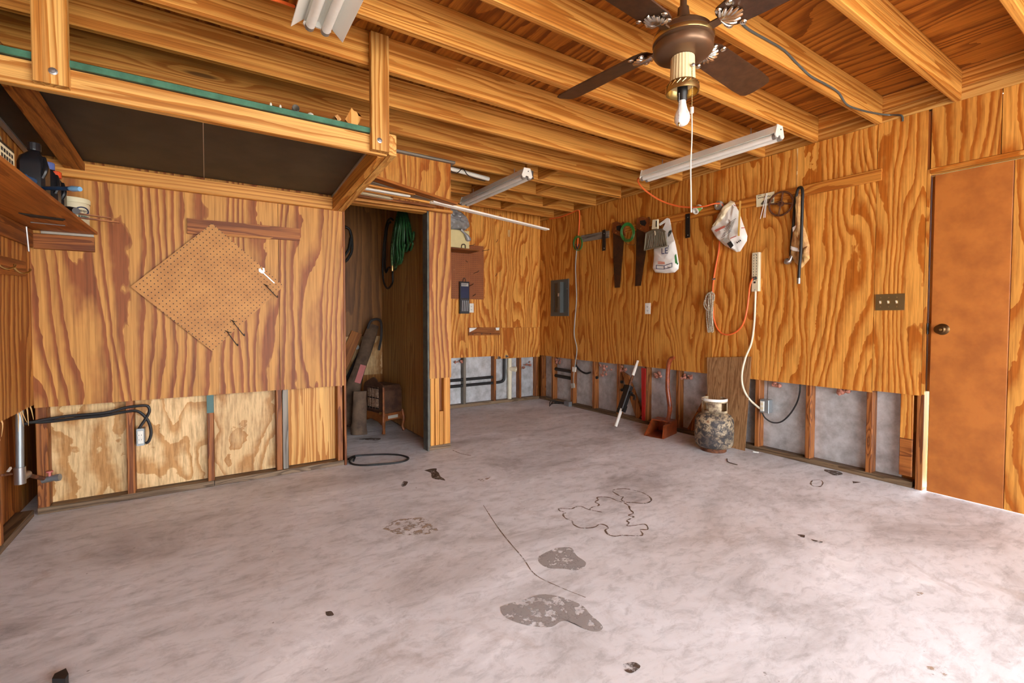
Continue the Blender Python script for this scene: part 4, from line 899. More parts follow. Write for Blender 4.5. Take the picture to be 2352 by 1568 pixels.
# spools on the cleat
S6 = 460 / 1803
def c6(pts): return [(1440 + a * S6, 400 + b * S6) for a, b in pts]
sp = thing('thread_spool', R(*c6([(620, 360)])[0]), 'pale green spool of line on the cleat board left of the tape roll', 'spool')
c = R(*c6([(655, 300)])[0], .02); ax = (R(*c6([(605, 340)])[0], .09) - c).normalized()
MB().lathe([(.033, 0), (.033, .006), (.024, .008), (.024, .062), (.033, .064), (.033, .070), (.022, .070), (.018, .04), (.001, .04)], c, ax, 24).build('core', 'enamel', sp)
MB().lathe([(.025, .009), (.028, .012), (.028, .060), (.025, .062)], c, ax, 24, caps=False).build('line', 'bag_green', sp)
tr = thing('tape_roll', R(*c6([(830, 310)])[0]), 'grey roll of tape on the cleat board beside the packaging bag', 'tape')
c = R(*c6([(842, 282)])[0], .02); ax = Vector((-1, .25, -.05)).normalized()
MB().lathe([(.038, 0), (.040, .003), (.040, .032), (.038, .035), (.020, .035), (.018, .032), (.018, 0)], c, ax, 28, caps=False).build('roll', 'grey_cord', tr)
MB().lathe([(.019, .001), (.019, .034), (.016, .034), (.016, .001)], c, ax, 24, caps=False).build('core', 'cardstock', tr)
# packaging bag
pk = thing('packaging_bag', R(*c6([(1000, 690)])[0]), 'crumpled white printed packaging bag pinned below the cleat board', 'bag')
MB().puff([R(x, y, .036) for x, y in c6([(757, 495), (830, 350), (930, 240), (965, 250), (1010, 340), (1085, 555), (1080, 600), (1020, 695), (985, 700), (880, 640), (810, 580)])], (-1, 0, 0), .045, wrinkle=.42, back=.1).build('bag_body', 'bagwhite', pk)
MB().puff([R(x, y, .040) for x, y in c6([(775, 480), (850, 330), (935, 236), (972, 252), (940, 330), (880, 440), (800, 490)])], (-1, 0, 0), .044, wrinkle=.5, back=.1).build('clear_panel', 'poly_clear', pk)
for a, b in (((790, 505), (880, 462)), ((800, 512), (884, 470)), ((930, 575), (985, 553)), ((1030, 480), (1060, 478)), ((960, 272), (985, 285))):
    x0, y0 = c6([a])[0]; x1, y1 = c6([b])[0]; rwall([(x0, y0), (x1, y1), (x1, y1 + 1.6), (x0, y0 + 1.6)], .088, .0012).build('red_print', 'ink_red', pk)
for k in range(7):
    x0, y0 = c6([(850 + k * 8, 570 - k * 20)])[0]; x1, y1 = c6([(940 + k * 7, 505 - k * 18)])[0]
    rwall([(x0, y0), (x1, y1), (x1, y1 + .9), (x0, y0 + .9)], .092, .0012).build('print_line', 'ink_black', pk)
rwall(c6([(900, 625), (935, 600), (960, 640), (935, 668)]), .084, .0012).build('print_block', 'ink_black', pk)
rwall(c6([(860, 590), (900, 570), (925, 600), (890, 625)]), .086, .0012).build('print_picture', 'enamel_grey', pk)
for a in ((985, 612), (1000, 603), (1013, 594)):
    x0, y0 = c6([a])[0]; rwall([(x0, y0), (x0 + 2.4, y0 - 1.5), (x0 + 4, y0 + 1.5), (x0 + 1.6, y0 + 3)], .080, .0012).build('print_block', 'ink_black', pk)
rwall(c6([(1000, 555), (1015, 240), (1028, 240), (1015, 555)]), .1, .006).build('wood_stick', 'yellowwood', label='thin yellow wooden stick hanging in front of the packaging bag', cat='stick')
# card with rods
cdn = thing('card', R(*c6([(1245, 290)])[0]), 'cream printed card with a picture on the cleat board beside the wheel', 'card')
rwall(c6([(1165, 190), (1328, 155), (1325, 270), (1168, 297)]), .021, .003).build('card_sheet', 'cardstock', cdn)
MB().tube([R(*c6([(1178 + i * 9.5, 217 - i * 2.0 + (7 if i % 2 else -6) * (1.4 if i in (0, 8) else .55))])[0], .0246) for i in range(13)], .0022, 5, 4).build('script_print', 'ink_black', cdn)
rwall(c6([(1205, 265), (1225, 240), (1255, 225), (1290, 218), (1320, 225), (1318, 250), (1210, 275)]), .0241, .0008).build('picture', 'dustpan', cdn)
rwall(c6([(1175, 195), (1210, 187), (1210, 191), (1175, 199)]), .0241, .0008).build('print_line', 'ink_black', cdn)
for i, (a, b) in enumerate((((1256, 172), (1200, 402)), ((1258, 176), (1230, 392)), ((1262, 180), (1243, 390)))):
    q0, q1 = c6([a, b]); MB().tube([R(q0[0], q0[1], .03), R(q1[0], q1[1], .028)], .0032, 6, 0).build('metal_rod', 'white_plastic', label=['leftmost slanting silver rod in front of the printed card', 'middle silver rod in front of the printed card', 'rightmost silver rod in front of the printed card'][i], cat='rod', group='silver rods on the card')
# wheel
wc = R(*c6([(1385, 265)])[0], .032); wh = thing('spoked_wheel', wc + Vector((0, 0, -.14)), 'rusty spoked wheel hanging beside the printed card', 'wheel')
e = [R(x, y, .032) for x, y in c6([(1280, 290), (1490, 240), (1390, 155), (1365, 372)])]
ry = (e[1] - e[0]).length / 2; rz = (e[3] - e[2]).length / 2; rw = (ry + rz) / 2
ringp = [wc + Vector((0, math.cos(a) * rw, math.sin(a) * rw)) for a in [i / 40 * 2 * math.pi for i in range(41)]]
MB().tube(ringp, .008, 8, 0).build('rim', 'rust', wh)
for k in range(4):
    a = math.radians(100 + 90 * k); MB().tube([wc, wc + Vector((0, math.cos(a) * rw, math.sin(a) * rw))], .007, 8, 0).build('spoke', 'rust', wh)
MB().lathe([(.022, -.012), (.022, .012), (.010, .012), (.010, -.012)], wc, (-1, 0, 0), 18, caps=False).build('hub', 'rust', wh)
# air hose with glove-like cloth
ah = thing('air_hose', R(*c6([(1545, 980)])[0]), 'black rubber air hose with a chrome chuck hanging over the cloth', 'hose')
MB().tube([R(x, y, o) for (x, y), o in zip(c6([(1475, 740), (1480, 650), (1495, 480), (1515, 260), (1535, 150), (1560, 118), (1580, 150), (1578, 300), (1572, 500), (1565, 700), (1552, 850), (1547, 940)]), (.03, .03, .03, .035, .05, .06, .085, .095, .095, .095, .09, .085))], .011, 10).build('hose', 'rubber', ah)
MB().tube([R(x, y, .085) for x, y in c6([(1547, 935), (1545, 985)])], .013, 12, 0).build('fitting', 'steel', ah)
c = R(*c6([(1462, 765)])[0], .04); MB().tube([c + Vector((0, .03, -.012)), c + Vector((0, 0, -.014)), c + Vector((0, -.02, .03))], .018, 12, 4, radii=[.022, .026, .014, .012]).build('air_chuck', 'steel', ah)
cg = thing('cloth', R(*c6([(1590, 840)])[0]), 'tan cloth and glove hanging under the black air hose', 'cloth')
MB().puff([R(x, y, .03) for x, y in c6([(1530, 170), (1560, 180), (1575, 420), (1620, 540), (1645, 640), (1640, 770), (1570, 850), (1510, 790), (1478, 740), (1480, 640), (1500, 520), (1530, 420)])], (-1, 0, 0), .045, wrinkle=.38, back=.3).build('cloth_body', 'leather', cg)
MB().puff([R(x, y, .07) for x, y in c6([(1475, 645), (1555, 665), (1560, 700), (1490, 690), (1472, 675)])], (-1, 0, 0), .015, wrinkle=.1).build('cuff', 'bagwhite', cg)
rwall(c6([(1492, 480), (1530, 455), (1520, 505), (1495, 520)]), .055, .004).build('tag', 'bagwhite', cg)
MB().puff([R(x, y, .065) for x, y in c6([(1595, 660), (1640, 640), (1645, 760), (1600, 800), (1575, 740)])], (-1, 0, 0), .025, wrinkle=.5).build('fold', 'leather', cg)
# power strip
ps = thing('power_strip', R(*c6([(1175, 1050)])[0]), 'cream multi-outlet power strip screwed upright to the right wall', 'power strip')
a = R(*c6([(1150, 722)])[0]); b = R(*c6([(1205, 1050)])[0])
board('strip_body', XR - .036, XR - .001, 2.170, 2.236, 1.372, 1.700, 'ivory', ps, ch=.006)
for i in range(10):
    for dy in (-.012, .012): board('slot', XR - .0368, XR - .0358, 2.205 + dy - .002, 2.205 + dy + .002, 1.46 + i * .0235, 1.474 + i * .0235, 'ink_black', ps, ch=0)
board('switch', XR - .040, XR - .0355, 2.197, 2.213, 1.440, 1.455, 'ink_black', ps)
for z in (1.685, 1.385): MB().lathe([(.005, 0), (.004, .002), (.001, .0025)], (XR - .036, 2.203, z), (-1, 0, 0), 10).build('screw', 'steel', ps)
# long orange cord from the light to the power strip
oc = thing('extension_cord', R(*c6([(900, 1445)])[0]), 'long orange extension cord from the light to the power strip', 'cord')
MB().tube([Vector((3.345, 2.938, 2.42))] + [R(x, y, o) for (x, y), o in zip(c6([(98, 45), (120, 100), (190, 165), (310, 240), (450, 285), (580, 298), (700, 288), (790, 265), (850, 270), (868, 320), (850, 480), (835, 600), (825, 700), (800, 830), (782, 940), (773, 1030), (770, 1130), (775, 1230), (785, 1310), (815, 1390), (860, 1435), (920, 1443), (980, 1420), (1035, 1365), (1065, 1290), (1085, 1190), (1098, 1080), (1110, 990), (1130, 945), (1150, 933)]), (.5, .42, .3, .20, .14, .125, .115, .08, .05, .03, .010, .010, .012, .014, .014, .02, .02, .015, .015, .016, .02, .022, .022, .022, .022, .024, .03, .05, .06, .055))], .0075, 8).build('cord', 'orange', oc)
MB().tube([R(*c6([(1135, 940)])[0], .058), R(*c6([(1168, 930)])[0], .042)], .012, 10, 0).build('plug', 'black', oc)
MB().tube([R(*c6([(770, 945)])[0], .02), R(*c6([(795, 942)])[0], .02)], .008, 8, 0).build('cord_clip', 'steel', oc)
# rope hank
rh = thing('rope_hank', R(*c6([(740, 1430)])[0]), 'hank of grey rope hanging beside the orange cord', 'rope')
pts = []
for k in range(5):
    dx = 722 + k * 10 + random.uniform(-5, 5); top = random.uniform(1055, 1110); bot = random.uniform(1370, 1425)
    for (x, y, o) in ((dx, top + 30, .02 + .006 * (k % 4)), (dx + 8 * (1 if k % 2 else -1), (top + bot) / 2, .03 + .005 * (k % 3)), (dx + 3, bot - 25, .022), (dx + 10, bot, .024), (dx + 22, bot - 20, .022), (dx + 14, (top + bot) / 2 + 30, .032 + .005 * (k % 4)), (dx + 20, top + 25, .022), (dx + 10, top, .024)):
        q = c6([(x, y)])[0]; pts.append(R(q[0], q[1], o + .012))
MB().tube(pts, .0042, 6, 4).build('rope_loops', 'rope', rh)
MB().tube([R(*c6([(q)])[0], o) for q, o in (((700, 1130), .04), ((695, 1180), .045), ((720, 1225), .05), ((765, 1235), .045), ((770, 1215), .03), ((735, 1205), .05), ((705, 1160), .045), ((715, 1095), .04), ((745, 1065), .04), ((785, 1080), .035), ((780, 1140), .04))], .0055, 6, 5).build('rope_tie', 'rope', rh)
# white cable from the strip to the box below
MB().tube([R(*c6([(1158, 1045)])[0], .03), R(*c6([(1155, 1150)])[0], .014), R(*c6([(1145, 1350)])[0], .014), R(*c6([(1120, 1520)])[0], .016), R(1712, 822, .07), R(1704, 860, .10), R(1707, 890, .10), R(1720, 915, .03), R(1738, 932, .01), R(1746, 938, .006)], .0085, 8).build('power_cable', 'cable_cream', label='cream power cable curving from the power strip to the low outlet box', cat='cable')
# receptacles and switch plate
def outlet(f, px0, py0, px1, py1, nrm, label, mat='white_plastic'):
    a, b = f(px0, py0), f(px1, py1); n_ = Vector(nrm); c = (a + b) / 2; t = thing('wall_outlet', c - Vector((0, 0, .06)), label, 'outlet')
    hx = .036; hz = .058; sx_ = Vector((0, 0, 1)).cross(n_).normalized(); m = frame(c, sx_, -n_, Vector((0, 0, 1)))
    MB().box(-hx, hx, -.006, -.0003, -hz, hz, T=m, ch=.002).build('plate', mat, t)
    for dz in (-.02, .02):
        s_ = MB().lathe([(.0155, .006), (.0155, .0082), (.001, .0084)], m @ Vector((0, 0, dz)), n_, 16).build('socket', 'white_plastic', t)
        for dx in (-.006, .006): MB().box(dx - .0018, dx + .0018, -.0094, -.0084, dz - .004, dz + .006, T=m).build('slot', 'ink_black', s_)
        MB().lathe([(.003, .0084), (.003, .0092), (.0005, .0093)], m @ Vector((0, 0, dz - .009)), n_, 8).build('ground_hole', 'ink_black', s_)
    return t
outlet(R, 1482, 696, 1495, 721, (-1, 0, 0), 'white duplex outlet in the middle of the right wall')
outlet(B, 1076, 696, 1088, 718, (0, -1, 0), 'white duplex outlet on the alcove back wall beside the hanging pack')
sw = thing('switch_plate', R(2045, 712), 'brass triple switch plate beside the side door', 'switch plate')
a, b = R(2012, 676), R(2078, 712)
board('plate', XR - .007, XR - .0004, b.y, a.y, b.z, a.z, 'brassplate', sw, ch=.003)
for k in range(3):
    yy = a.y - .030 - k * .046; zc = (a.z + b.z) / 2
    board('toggle_frame', XR - .0085, XR - .0065, yy - .007, yy + .007, zc - .013, zc + .013, 'brass', sw)
    MB().prism([(XR - .008, yy - .0045, zc - .010), (XR - .008, yy - .0045, zc + .002), (XR - .020, yy - .0045, zc + .010), (XR - .020, yy - .0045, zc + .005)], (0, .009, 0)).build('toggle', 'ivory', sw)
    for dz in (-.032, .032): MB().lathe([(.0035, 0), (.003, .0015), (.0005, .002)], (XR - .007, yy, zc + dz), (-1, 0, 0), 10).build('screw', 'brass', sw)
# breaker panel
bp = thing('breaker_panel', R(1287, 726), 'grey metal breaker panel on the right wall near the alcove corner', 'breaker panel')
a, b = Vector((0, 5.05, 1.655)), Vector((0, 4.675, 1.172))
board('cover', XR - .012, XR - .0005, b.y, a.y, b.z, a.z, 'panelgrey', bp)
board('recess', XR - .0128, XR - .0118, b.y + .10, a.y - .075, b.z + .05, a.z - .04, 'panelgrey2', bp, ch=0)
for (y0, y1, z0, z1) in ((a.y - .085, a.y - .07, b.z + .04, a.z - .035), (b.y + .09, a.y - .07, a.z - .045, a.z - .033), (b.y + .09, a.y - .07, b.z + .038, b.z + .052)):
    board('frame_bar', XR - .020, XR - .012, y0, y1, z0, z1, 'panelgrey', bp)
board('door', XR - .07, XR - .012, b.y + .10, b.y + .155, b.z + .045, a.z - .035, 'panelgrey', bp)
board('door_latch', XR - .076, XR - .07, b.y + .118, b.y + .145, 1.43, 1.47, 'steel', bp)
board('breaker_block', XR - .022, XR - .0128, b.y + .16, b.y + .235, b.z + .115, b.z + .30, 'ink_black', bp)
for k in range(5): board('breaker', XR - .028, XR - .022, b.y + .17, b.y + .225, b.z + .125 + k * .034, b.z + .150 + k * .034, 'plastic_black', bp)
MB().lathe([(.005, 0), (.004, .002), (.001, .003)], (XR - .012, b.y + .03, a.z - .13), (-1, 0, 0), 10).build('screw', 'steel', bp)
# low outlet box with black cable
lb = thing('junction_box', R(1755, 948, -.03), 'small open metal outlet box on a stud at the end of the cream cable', 'outlet')
c = R(1754, 932, -.006)
board('box', c.x - .012, c.x + .05, c.y - .048, c.y + .028, c.z - .055, c.z + .055, 'galv', lb)
board('receptacle', c.x - .018, c.x - .010, c.y - .012, c.y + .022, c.z - .042, c.z + .042, 'white_plastic', lb)
for dz in (-.018, .018): MB().lathe([(.012, 0), (.012, .002), (.001, .003)], (c.x - .018, c.y + .005, c.z + dz), (-1, 0, 0), 12).build('socket', 'ivory', lb)
MB().tube([R(1750, 946, -.01), R(1758, 960, -.02), R(1775, 970, -.04), R(1795, 968, -.05), R(1815, 950, -.05), R(1830, 925, -.05), R(1837, 900, -.04), R(1838, 876, -.03), R(1838, 860, -.03)], .006, 8).build('black_cable', 'rubber', label='black cable looping below the small metal outlet box', cat='cable')
MB().tube([R(1762, 930, -.02), R(1763, 905, -.03), R(1764, 878, -.03), R(1764, 860, -.03)], .004, 6).build('brown_wire', 'wire_brown', label='thin brown wire rising from the small metal outlet box', cat='wire')
# bits in the far bays
MB().tube([R(1322, 838, -.03), R(1332, 850, -.04), R(1345, 857, -.04), R(1356, 855, -.03)], .012, 8).build('black_hose_piece', 'rubber', label='black hose sagging in the stud bay right of the grey cord', cat='hose')
rwall([(1475, 844), (1484, 846), (1482, 966), (1476, 964)], .012, .014).build('red_stick', 'redpaint', label='tall red painted stick standing against the studs', cat='stick')
jb = G(1305, 932)
db = thing('cut_cable_end', (jb.x, jb.y, 0), 'old metal box with cut cable ends on the floor below the breaker panel', 'box')
MB().box(jb.x - .03, jb.x + .03, jb.y - .05, jb.y + .05, .001, .06, ch=.004).build('box', 'galv', db)
for k in range(4): MB().tube([(jb.x, jb.y + .04, .03), (jb.x - .05 - .02 * k, jb.y + .12 + .03 * k, .02 + .01 * k), (jb.x - .10 - .05 * k, jb.y + .22 - .05 * k, .012)], .006, 6).build('cable_end', 'rubber', db)

# ================================================================== ALCOVE BACK WALL THINGS
pbx0, pbx1 = 1.98, 3.03
pr = thing('pegboard', (2.6, YB, 1.385), 'reddish brown pegboard on the alcove back wall', 'pegboard')
board('board', pbx0, pbx1, YB - .009, YB - .001, 1.385, 2.075, 'pegboard_red', pr, ch=0)
for q in ((1075, 565, 20, -4), (1108, 576, 20, -3), (1088, 628, 16, -7), (1078, 657, 12, -6), (1086, 680, 8, -5), (1140, 556, 4, -6), (1138, 634, 4, -6), (1070, 598, 5, 6), (1092, 575, 2, 5)):
    p0 = B(q[0], q[1], .011); p1 = B(q[0] + q[2] * .75, q[1] + q[3] * .75, .07)
    MB().tube([p0, p0.lerp(p1, .9), p1 + Vector((0, 0, .012))], .0032, 6, 3).build('hook', 'wire_brown', pr)
als = thing('corner_shelf', (2.5, YB - .1, 1.98), 'small dark wooden shelf on the alcove wall holding the cream box', 'shelf')
board('shelf_board', 1.80, B(1080, 580).x - .02, YB - .28, YB - .010, 1.962, 1.980, BRN('x'), als)
MB().prism([(2.0, YB - .010, 1.962), (2.0, YB - .26, 1.962), (2.0, YB - .010, 1.85)], (.018, 0, 0)).build('bracket', BRN('z'), als)
cbx = B(1058, 575, .15)
cb2 = thing('cream_box', (cbx.x, YB - .15, 1.981), 'cream plastic box standing on the alcove shelf', 'box')
board('box_body', 2.30, 2.69, YB - .25, YB - .05, 1.981, 2.20, 'creambox', cb2, ch=.01)
MB().tube([(2.58, YB - .255, 1.985), (2.585, YB - .262, 2.02), (2.61, YB - .264, 2.03), (2.63, YB - .262, 2.02), (2.635, YB - .255, 1.985)], .006, 8).build('handle', 'wire_brown', cb2)
tbg = thing('plastic_bag', (2.5, YB - .15, 2.2), 'tied silver grey plastic bag sitting on the cream box', 'bag')
MB().puff([(2.28, YB - .16, 2.225), (2.40, YB - .16, 2.204), (2.56, YB - .16, 2.204), (2.68, YB - .16, 2.22), (2.74, YB - .16, 2.27), (2.70, YB - .16, 2.36), (2.60, YB - .16, 2.44), (2.44, YB - .16, 2.47), (2.28, YB - .16, 2.44)], (0, -1, 0), .12, wrinkle=.35, back=.8, rings=12, sub=8).build('bag_body', 'trashbag', tbg)
MB().tube([(2.57, YB - .27, 2.20), (2.62, YB - .285, 2.15), (2.66, YB - .28, 2.10), (2.67, YB - .275, 2.07)], .02, 10, 5, radii=[.018, .012, .026, .034, .02]).build('knot_tail', 'trashbag', tbg)
a, b = B(1055, 646, .03), B(1077, 720, .03)
pkb = thing('tool_pack', ((a.x + b.x) / 2, YB - .04, b.z), 'navy and clear zip pack hanging from a pegboard hook', 'pack')
board('back', a.x, b.x, YB - .045, YB - .025, b.z, a.z, 'plastic_black', pkb, ch=.012)
zm = a.z - (a.z - b.z) * .52
board('cloth_panel', a.x + .012, b.x - .012, YB - .049, YB - .045, zm, a.z - .035, 'navy_pack', pkb)
board('clear_pocket', a.x + .010, b.x - .010, YB - .052, YB - .045, b.z + .012, zm - .006, 'clear_pack', pkb)
board('label', a.x + .018, b.x - .018, YB - .0498, YB - .0492, a.z - .06, a.z - .02, 'enamel_grey', pkb, ch=0)
for k in range(3): board('print_line', a.x + .02, b.x - .03 - .01 * k, YB - .0504, YB - .0498, a.z - .030 - k * .009, a.z - .026 - k * .009, 'ink_navy', pkb, ch=0)
MB().tube([((a.x + b.x) / 2 - .02, YB - .035, a.z - .005), ((a.x + b.x) / 2 - .015, YB - .035, a.z + .03), ((a.x + b.x) / 2, YB - .035, a.z + .045), ((a.x + b.x) / 2 + .015, YB - .035, a.z + .03), ((a.x + b.x) / 2 + .02, YB - .035, a.z - .005)], .004, 6).build('loop', 'rubber', pkb)
for k in range(4): MB().tube([(a.x + .03 + k * .025, YB - .0535, b.z + .03), (a.x + .03 + k * .025 + .006, YB - .0535, zm - .03)], .004, 6, 0).build('tool_bit', 'steel', pkb)
hb2 = thing('wall_board', B(1111, 769), 'short brown board with pale torn corners low on the alcove wall', 'board')
a, b = B(1075, 752), B(1147, 769)
board('plank', a.x, b.x, YB - .016, YB - .001, b.z, a.z, BRN('x'), hb2)
MB().prism([(a.x + .01, YB - .0165, a.z - .005), (a.x + .12, YB - .0165, a.z - .004), (a.x + .08, YB - .0165, a.z - .03), (a.x + .012, YB - .0165, a.z - .06)], (0, -.001, 0)).build('torn_paper', 'white_paint', hb2)
MB().prism([(b.x - .07, YB - .0165, a.z - .005), (b.x - .01, YB - .0165, a.z - .004), (b.x - .015, YB - .0165, a.z - .04), (b.x - .06, YB - .0165, a.z - .04)], (0, -.001, 0)).build('torn_paper', 'white_paint', hb2)
for k in range(3): MB().lathe([(.006, 0), (.006, .012), (.001, .013)], (a.x + .06 + k * .13, YB - .016, b.z + .02), (0, -1, 0), 8).build('peg', 'wire_brown', hb2)

# ================================================================== CLOSET CONTENTS
# green hose bundle on the divider wall
XD = 1.69
gh = thing('garden_hose', hit(925, 620, 0, XD - .06), 'bundle of green garden hose hanging from the closet divider', 'hose')
def dv(px, py, o=.05): return hit(px, py, 0, XD - o)
random.seed(11)
for k in range(15):
    f_ = k / 14; o = .03 + .10 * ((k * 7) % 15) / 14
    xb = 903 + 40 * f_ + random.uniform(-2, 2); bot = 622 - 62 * f_ + random.uniform(-14, 6); wv = random.uniform(5, 9)
    MB().tube([dv(918 + 8 * f_, 478, .05), dv(918 + 8 * f_ + (xb - 922) * .45 - 2, 515, o), dv(xb - wv * .4, 565 - 10 * f_, o), dv(xb - wv * .3, bot - 12, o), dv(xb + wv * .3, bot, o + .006), dv(xb + wv, bot - 14, o + .012), dv(xb + wv * .7, 560 - 10 * f_, o + .012), dv(922 + 8 * f_ + (xb - 918) * .4, 512, o + .008), dv(922 + 8 * f_, 478, .06)], .0105, 8, 6).build('hose_loop', ['greenhose', 'greenhose_pale'][k % 2], gh)
MB().tube([dv(902, 560, .12), dv(901, 600, .12), dv(901, 618, .12)], .012, 8, 4).build('hose_end', 'greenhose_pale', gh)
MB().tube([dv(901, 610, .12), dv(901, 622, .12)], .015, 10, 0).build('coupling', 'brass', gh)
bh = thing('black_hose', dv(893, 660, .02), 'long black hose loop hanging left of the green hose', 'hose')
MB().tube([dv(903, 505, .02), dv(896, 502, .02), dv(888, 515, .02), dv(882, 560, .02), dv(879, 610, .02), dv(881, 645, .02), dv(890, 662, .02), dv(901, 650, .02), dv(902, 632, .02), dv(901, 617, .03), dv(892, 615, .03), dv(886, 625, .03), dv(884, 600, .03), dv(885, 560, .03), dv(890, 520, .03), dv(897, 510, .02)], .011, 8, 7).build('loop', 'hose_black', bh)
# cord on the closet back wall beyond the jamb
MB().tube([B(792, 520, .04), B(803, 527, .04), B(808, 545, .04), B(809, 570, .04), B(805, 585, .04), B(794, 600, .04), B(790, 590, .05), B(802, 570, .05), B(806, 545, .05)], .013, 8).build('power_cable', 'rubber', label='black cable loop on the closet back wall beside the jamb', cat='cable')
# gas heater
hB = Vector((1.445, 4.50, 0)); hu = Vector((-.28, .96, 0)).normalized(); hv = Vector((.96, .28, 0)).normalized(); HW, HD = .36, .215
hm = frame(hB, hu, hv, Vector((0, 0, 1)))     # local x along the front, y into the body, z up (front is the y=0 face)
ht = thing('gas_heater', hB + hu * HW / 2 + hv * HD / 2, 'old brown gas space heater on curved legs inside the closet', 'heater')
def hp(x, y, z): return hm @ Vector((x, y, z))
MB().prism([hp(x, .0, z) for x, z in ((0, .20), (0, .44), (.02, .48), (.06, .50), (.10, .50), (.14, .535), (.18, .548), (.22, .535), (.26, .50), (.30, .50), (.34, .48), (.36, .44), (.36, .20))], hv * .012).build('front_plate', 'heater_brown', ht, M_=hm)
MB().prism([hp(x, .012, z) for x, z in ((0.005, .20), (0.005, .42), (.04, .47), (.32, .47), (.355, .42), (.355, .20))], hv * (HD - .012)).build('body', 'heater_brown', ht, M_=hm)
MB().prism([hp(x, -.002, z) for x, z in ((.085, .235), (.085, .44), (.275, .44), (.275, .235))], hv * .004).build('firebox', 'dark_gap', ht, M_=hm)
for i in range(4):
    for j in range(2):
        x = .11 + i * .047; MB().prism([hp(x - .02, -.006, .25 + j * .10), hp(x + .02, -.006, .25 + j * .10), hp(x + .02, -.006, .335 + j * .10), hp(x - .02, -.006, .335 + j * .10)], hv * .006).build('radiant', 'clay', ht, M_=hm)
for x in (.13, .18, .23): MB().tube([hp(x, -.012, .23), hp(x, -.012, .445)], .003, 6, 0).build('guard_bar', 'heater_brown', ht)
MB().tube([hp(.08, -.010, .452), hp(.28, -.010, .452)], .006, 8, 0).build('guard_rail', 'heater_brown', ht)
MB().prism([hp(x, -.012, z) for x, z in ((-.005, .20), (-.005, .11), (.05, .10), (.09, .115), (.13, .135), (.18, .14), (.23, .135), (.27, .115), (.31, .10), (.365, .11), (.365, .20))], hv * .014).build('skirt', 'heater_orange', ht, M_=hm)
MB().prism([hp(-.004, y, z) for y, z in ((0, .20), (0, .12), (.06, .13), (.16, .13), (HD, .12), (HD, .20))], hu * .012).build('skirt', 'heater_orange', ht, M_=hm)
MB().prism([hp(-.006, y, z) for y, z in ((.045, .145), (.045, .175), (.16, .175), (.16, .145))], hu * .003).build('nameplate', 'enamel_grey', ht, M_=hm)
for x, y in ((.0, .0), (HW, .0), (.0, HD), (HW, HD)):
    ox = -.012 if x == 0 else .012; oy = -.012 if y == 0 else .012
    MB().tube([hp(x, y, .22), hp(x + ox, y + oy, .13), hp(x + ox * .2, y + oy * .2, .05), hp(x + ox * 1.2, y + oy * 1.2, .006)], .014, 8, 5, radii=[.010, .020, .013, .018]).build('leg', 'heater_orange', ht)
MB().lathe([(.010, 0), (.012, .02), (.001, .021)], hp(.02, -.012, .21), -hv, 12).build('gas_valve', 'brass', ht)
MB().tube([hp(0, -.004, .20), hp(.0, -.004, .46)], .011, 8, 0).build('corner_post', 'heater_orange', ht)
# leaning bundle: long canvas case, plank, dark slab
def lean(name, foot, top, w_, th, mat, label, cat, bulge=0, wd=None):
    f_, t_ = Vector(foot), Vector(top); ax = (t_ - f_).normalized(); wd = Vector(wd or (1, -.25, 0)); wd = (wd - ax * wd.dot(ax)).normalized(); nd = ax.cross(wd).normalized()
    m = frame((f_ + t_) / 2, wd, nd, ax); Ln = (t_ - f_).length; mb = MB()
    if bulge:
        prof = []
        n = 14
        vs = []; 
        for i in range(n + 1):
            u = i / n; k = bulge(u)
            for j in range(14):
                a = j / 14 * 2 * math.pi; rr = 1 + .12 * mnoise.noise(Vector((i * .45, math.cos(a) * 1.5, math.sin(a) * 1.5)))
                vs.append(m @ Vector((math.cos(a) * w_ / 2 * k * rr, math.sin(a) * th / 2 * k * rr, (u - .5) * Ln)))
        mb.add(vs, [(i * 14 + j, i * 14 + (j + 1) % 14, (i + 1) * 14 + (j + 1) % 14, (i + 1) * 14 + j) for i in range(n) for j in range(14)], True)
        mb.add(vs[:14], [tuple(range(14))]); mb.add(vs[-14:], [tuple(range(14))])
    else: mb.box(-w_ / 2, w_ / 2, -th / 2, th / 2, -Ln / 2, Ln / 2, T=m, ch=.003)
    return mb.build(name, mat, None, M_=m, label=label, cat=cat) if label else (mb, m)
mb_, m_ = lean('', (1.12, 4.86, .07), (1.55, 5.16, 1.06), .20, .11, None, None, None, bulge=lambda u: 1.0 - .5 * u + .12 * math.sin(u * 9))
cv = thing('canvas_case', (1.15, 4.86, 0), 'long worn brown canvas case leaning in the closet corner with strap on top', 'case')
mb_.build('case_body', 'canvas', cv, M_=m_)
a = m_ @ Vector((0, 0, .50)); MB().tube([a + Vector((-.05, 0, .02)), a + Vector((-.02, -.02, .10)), a + Vector((.05, -.02, .12)), a + Vector((.10, 0, .08)), a + Vector((.09, -.03, -.08)), a + Vector((.06, -.04, -.22))], .014, 8).build('strap', 'bagdark', cv)
q = m_ @ Vector((.02, -.05, -.08)); MB().box(-.03, .03, -.004, .004, -.10, .10, T=m_ @ Matrix.Translation((.03, -.044, -.02))).build('label', 'redlabel', cv)
mb2, m2 = lean('', (1.02, 5.04, .03), (1.55, 5.265, .98), .09, .035, None, None, None, bulge=lambda u: 1.05 - .4 * u)
mb2.build('dark_sleeve', 'bagdark', None, M_=m2, label='dark cloth sleeve leaning behind the canvas case', cat='sleeve')
lean('wood_plank', (.93, 5.12, .01), (1.40, 5.285, .98), .12, .02, BRN('z'), 'narrow brown plank leaning left of the canvas case', 'plank')
rb = lean('rolled_carpet', (1.235, 4.62, .002), (1.26, 4.66, .42), .15, .11, 'canvas', 'short rolled piece of old carpet standing by the closet jamb', 'carpet', bulge=lambda u: 1.0 - .15 * u)
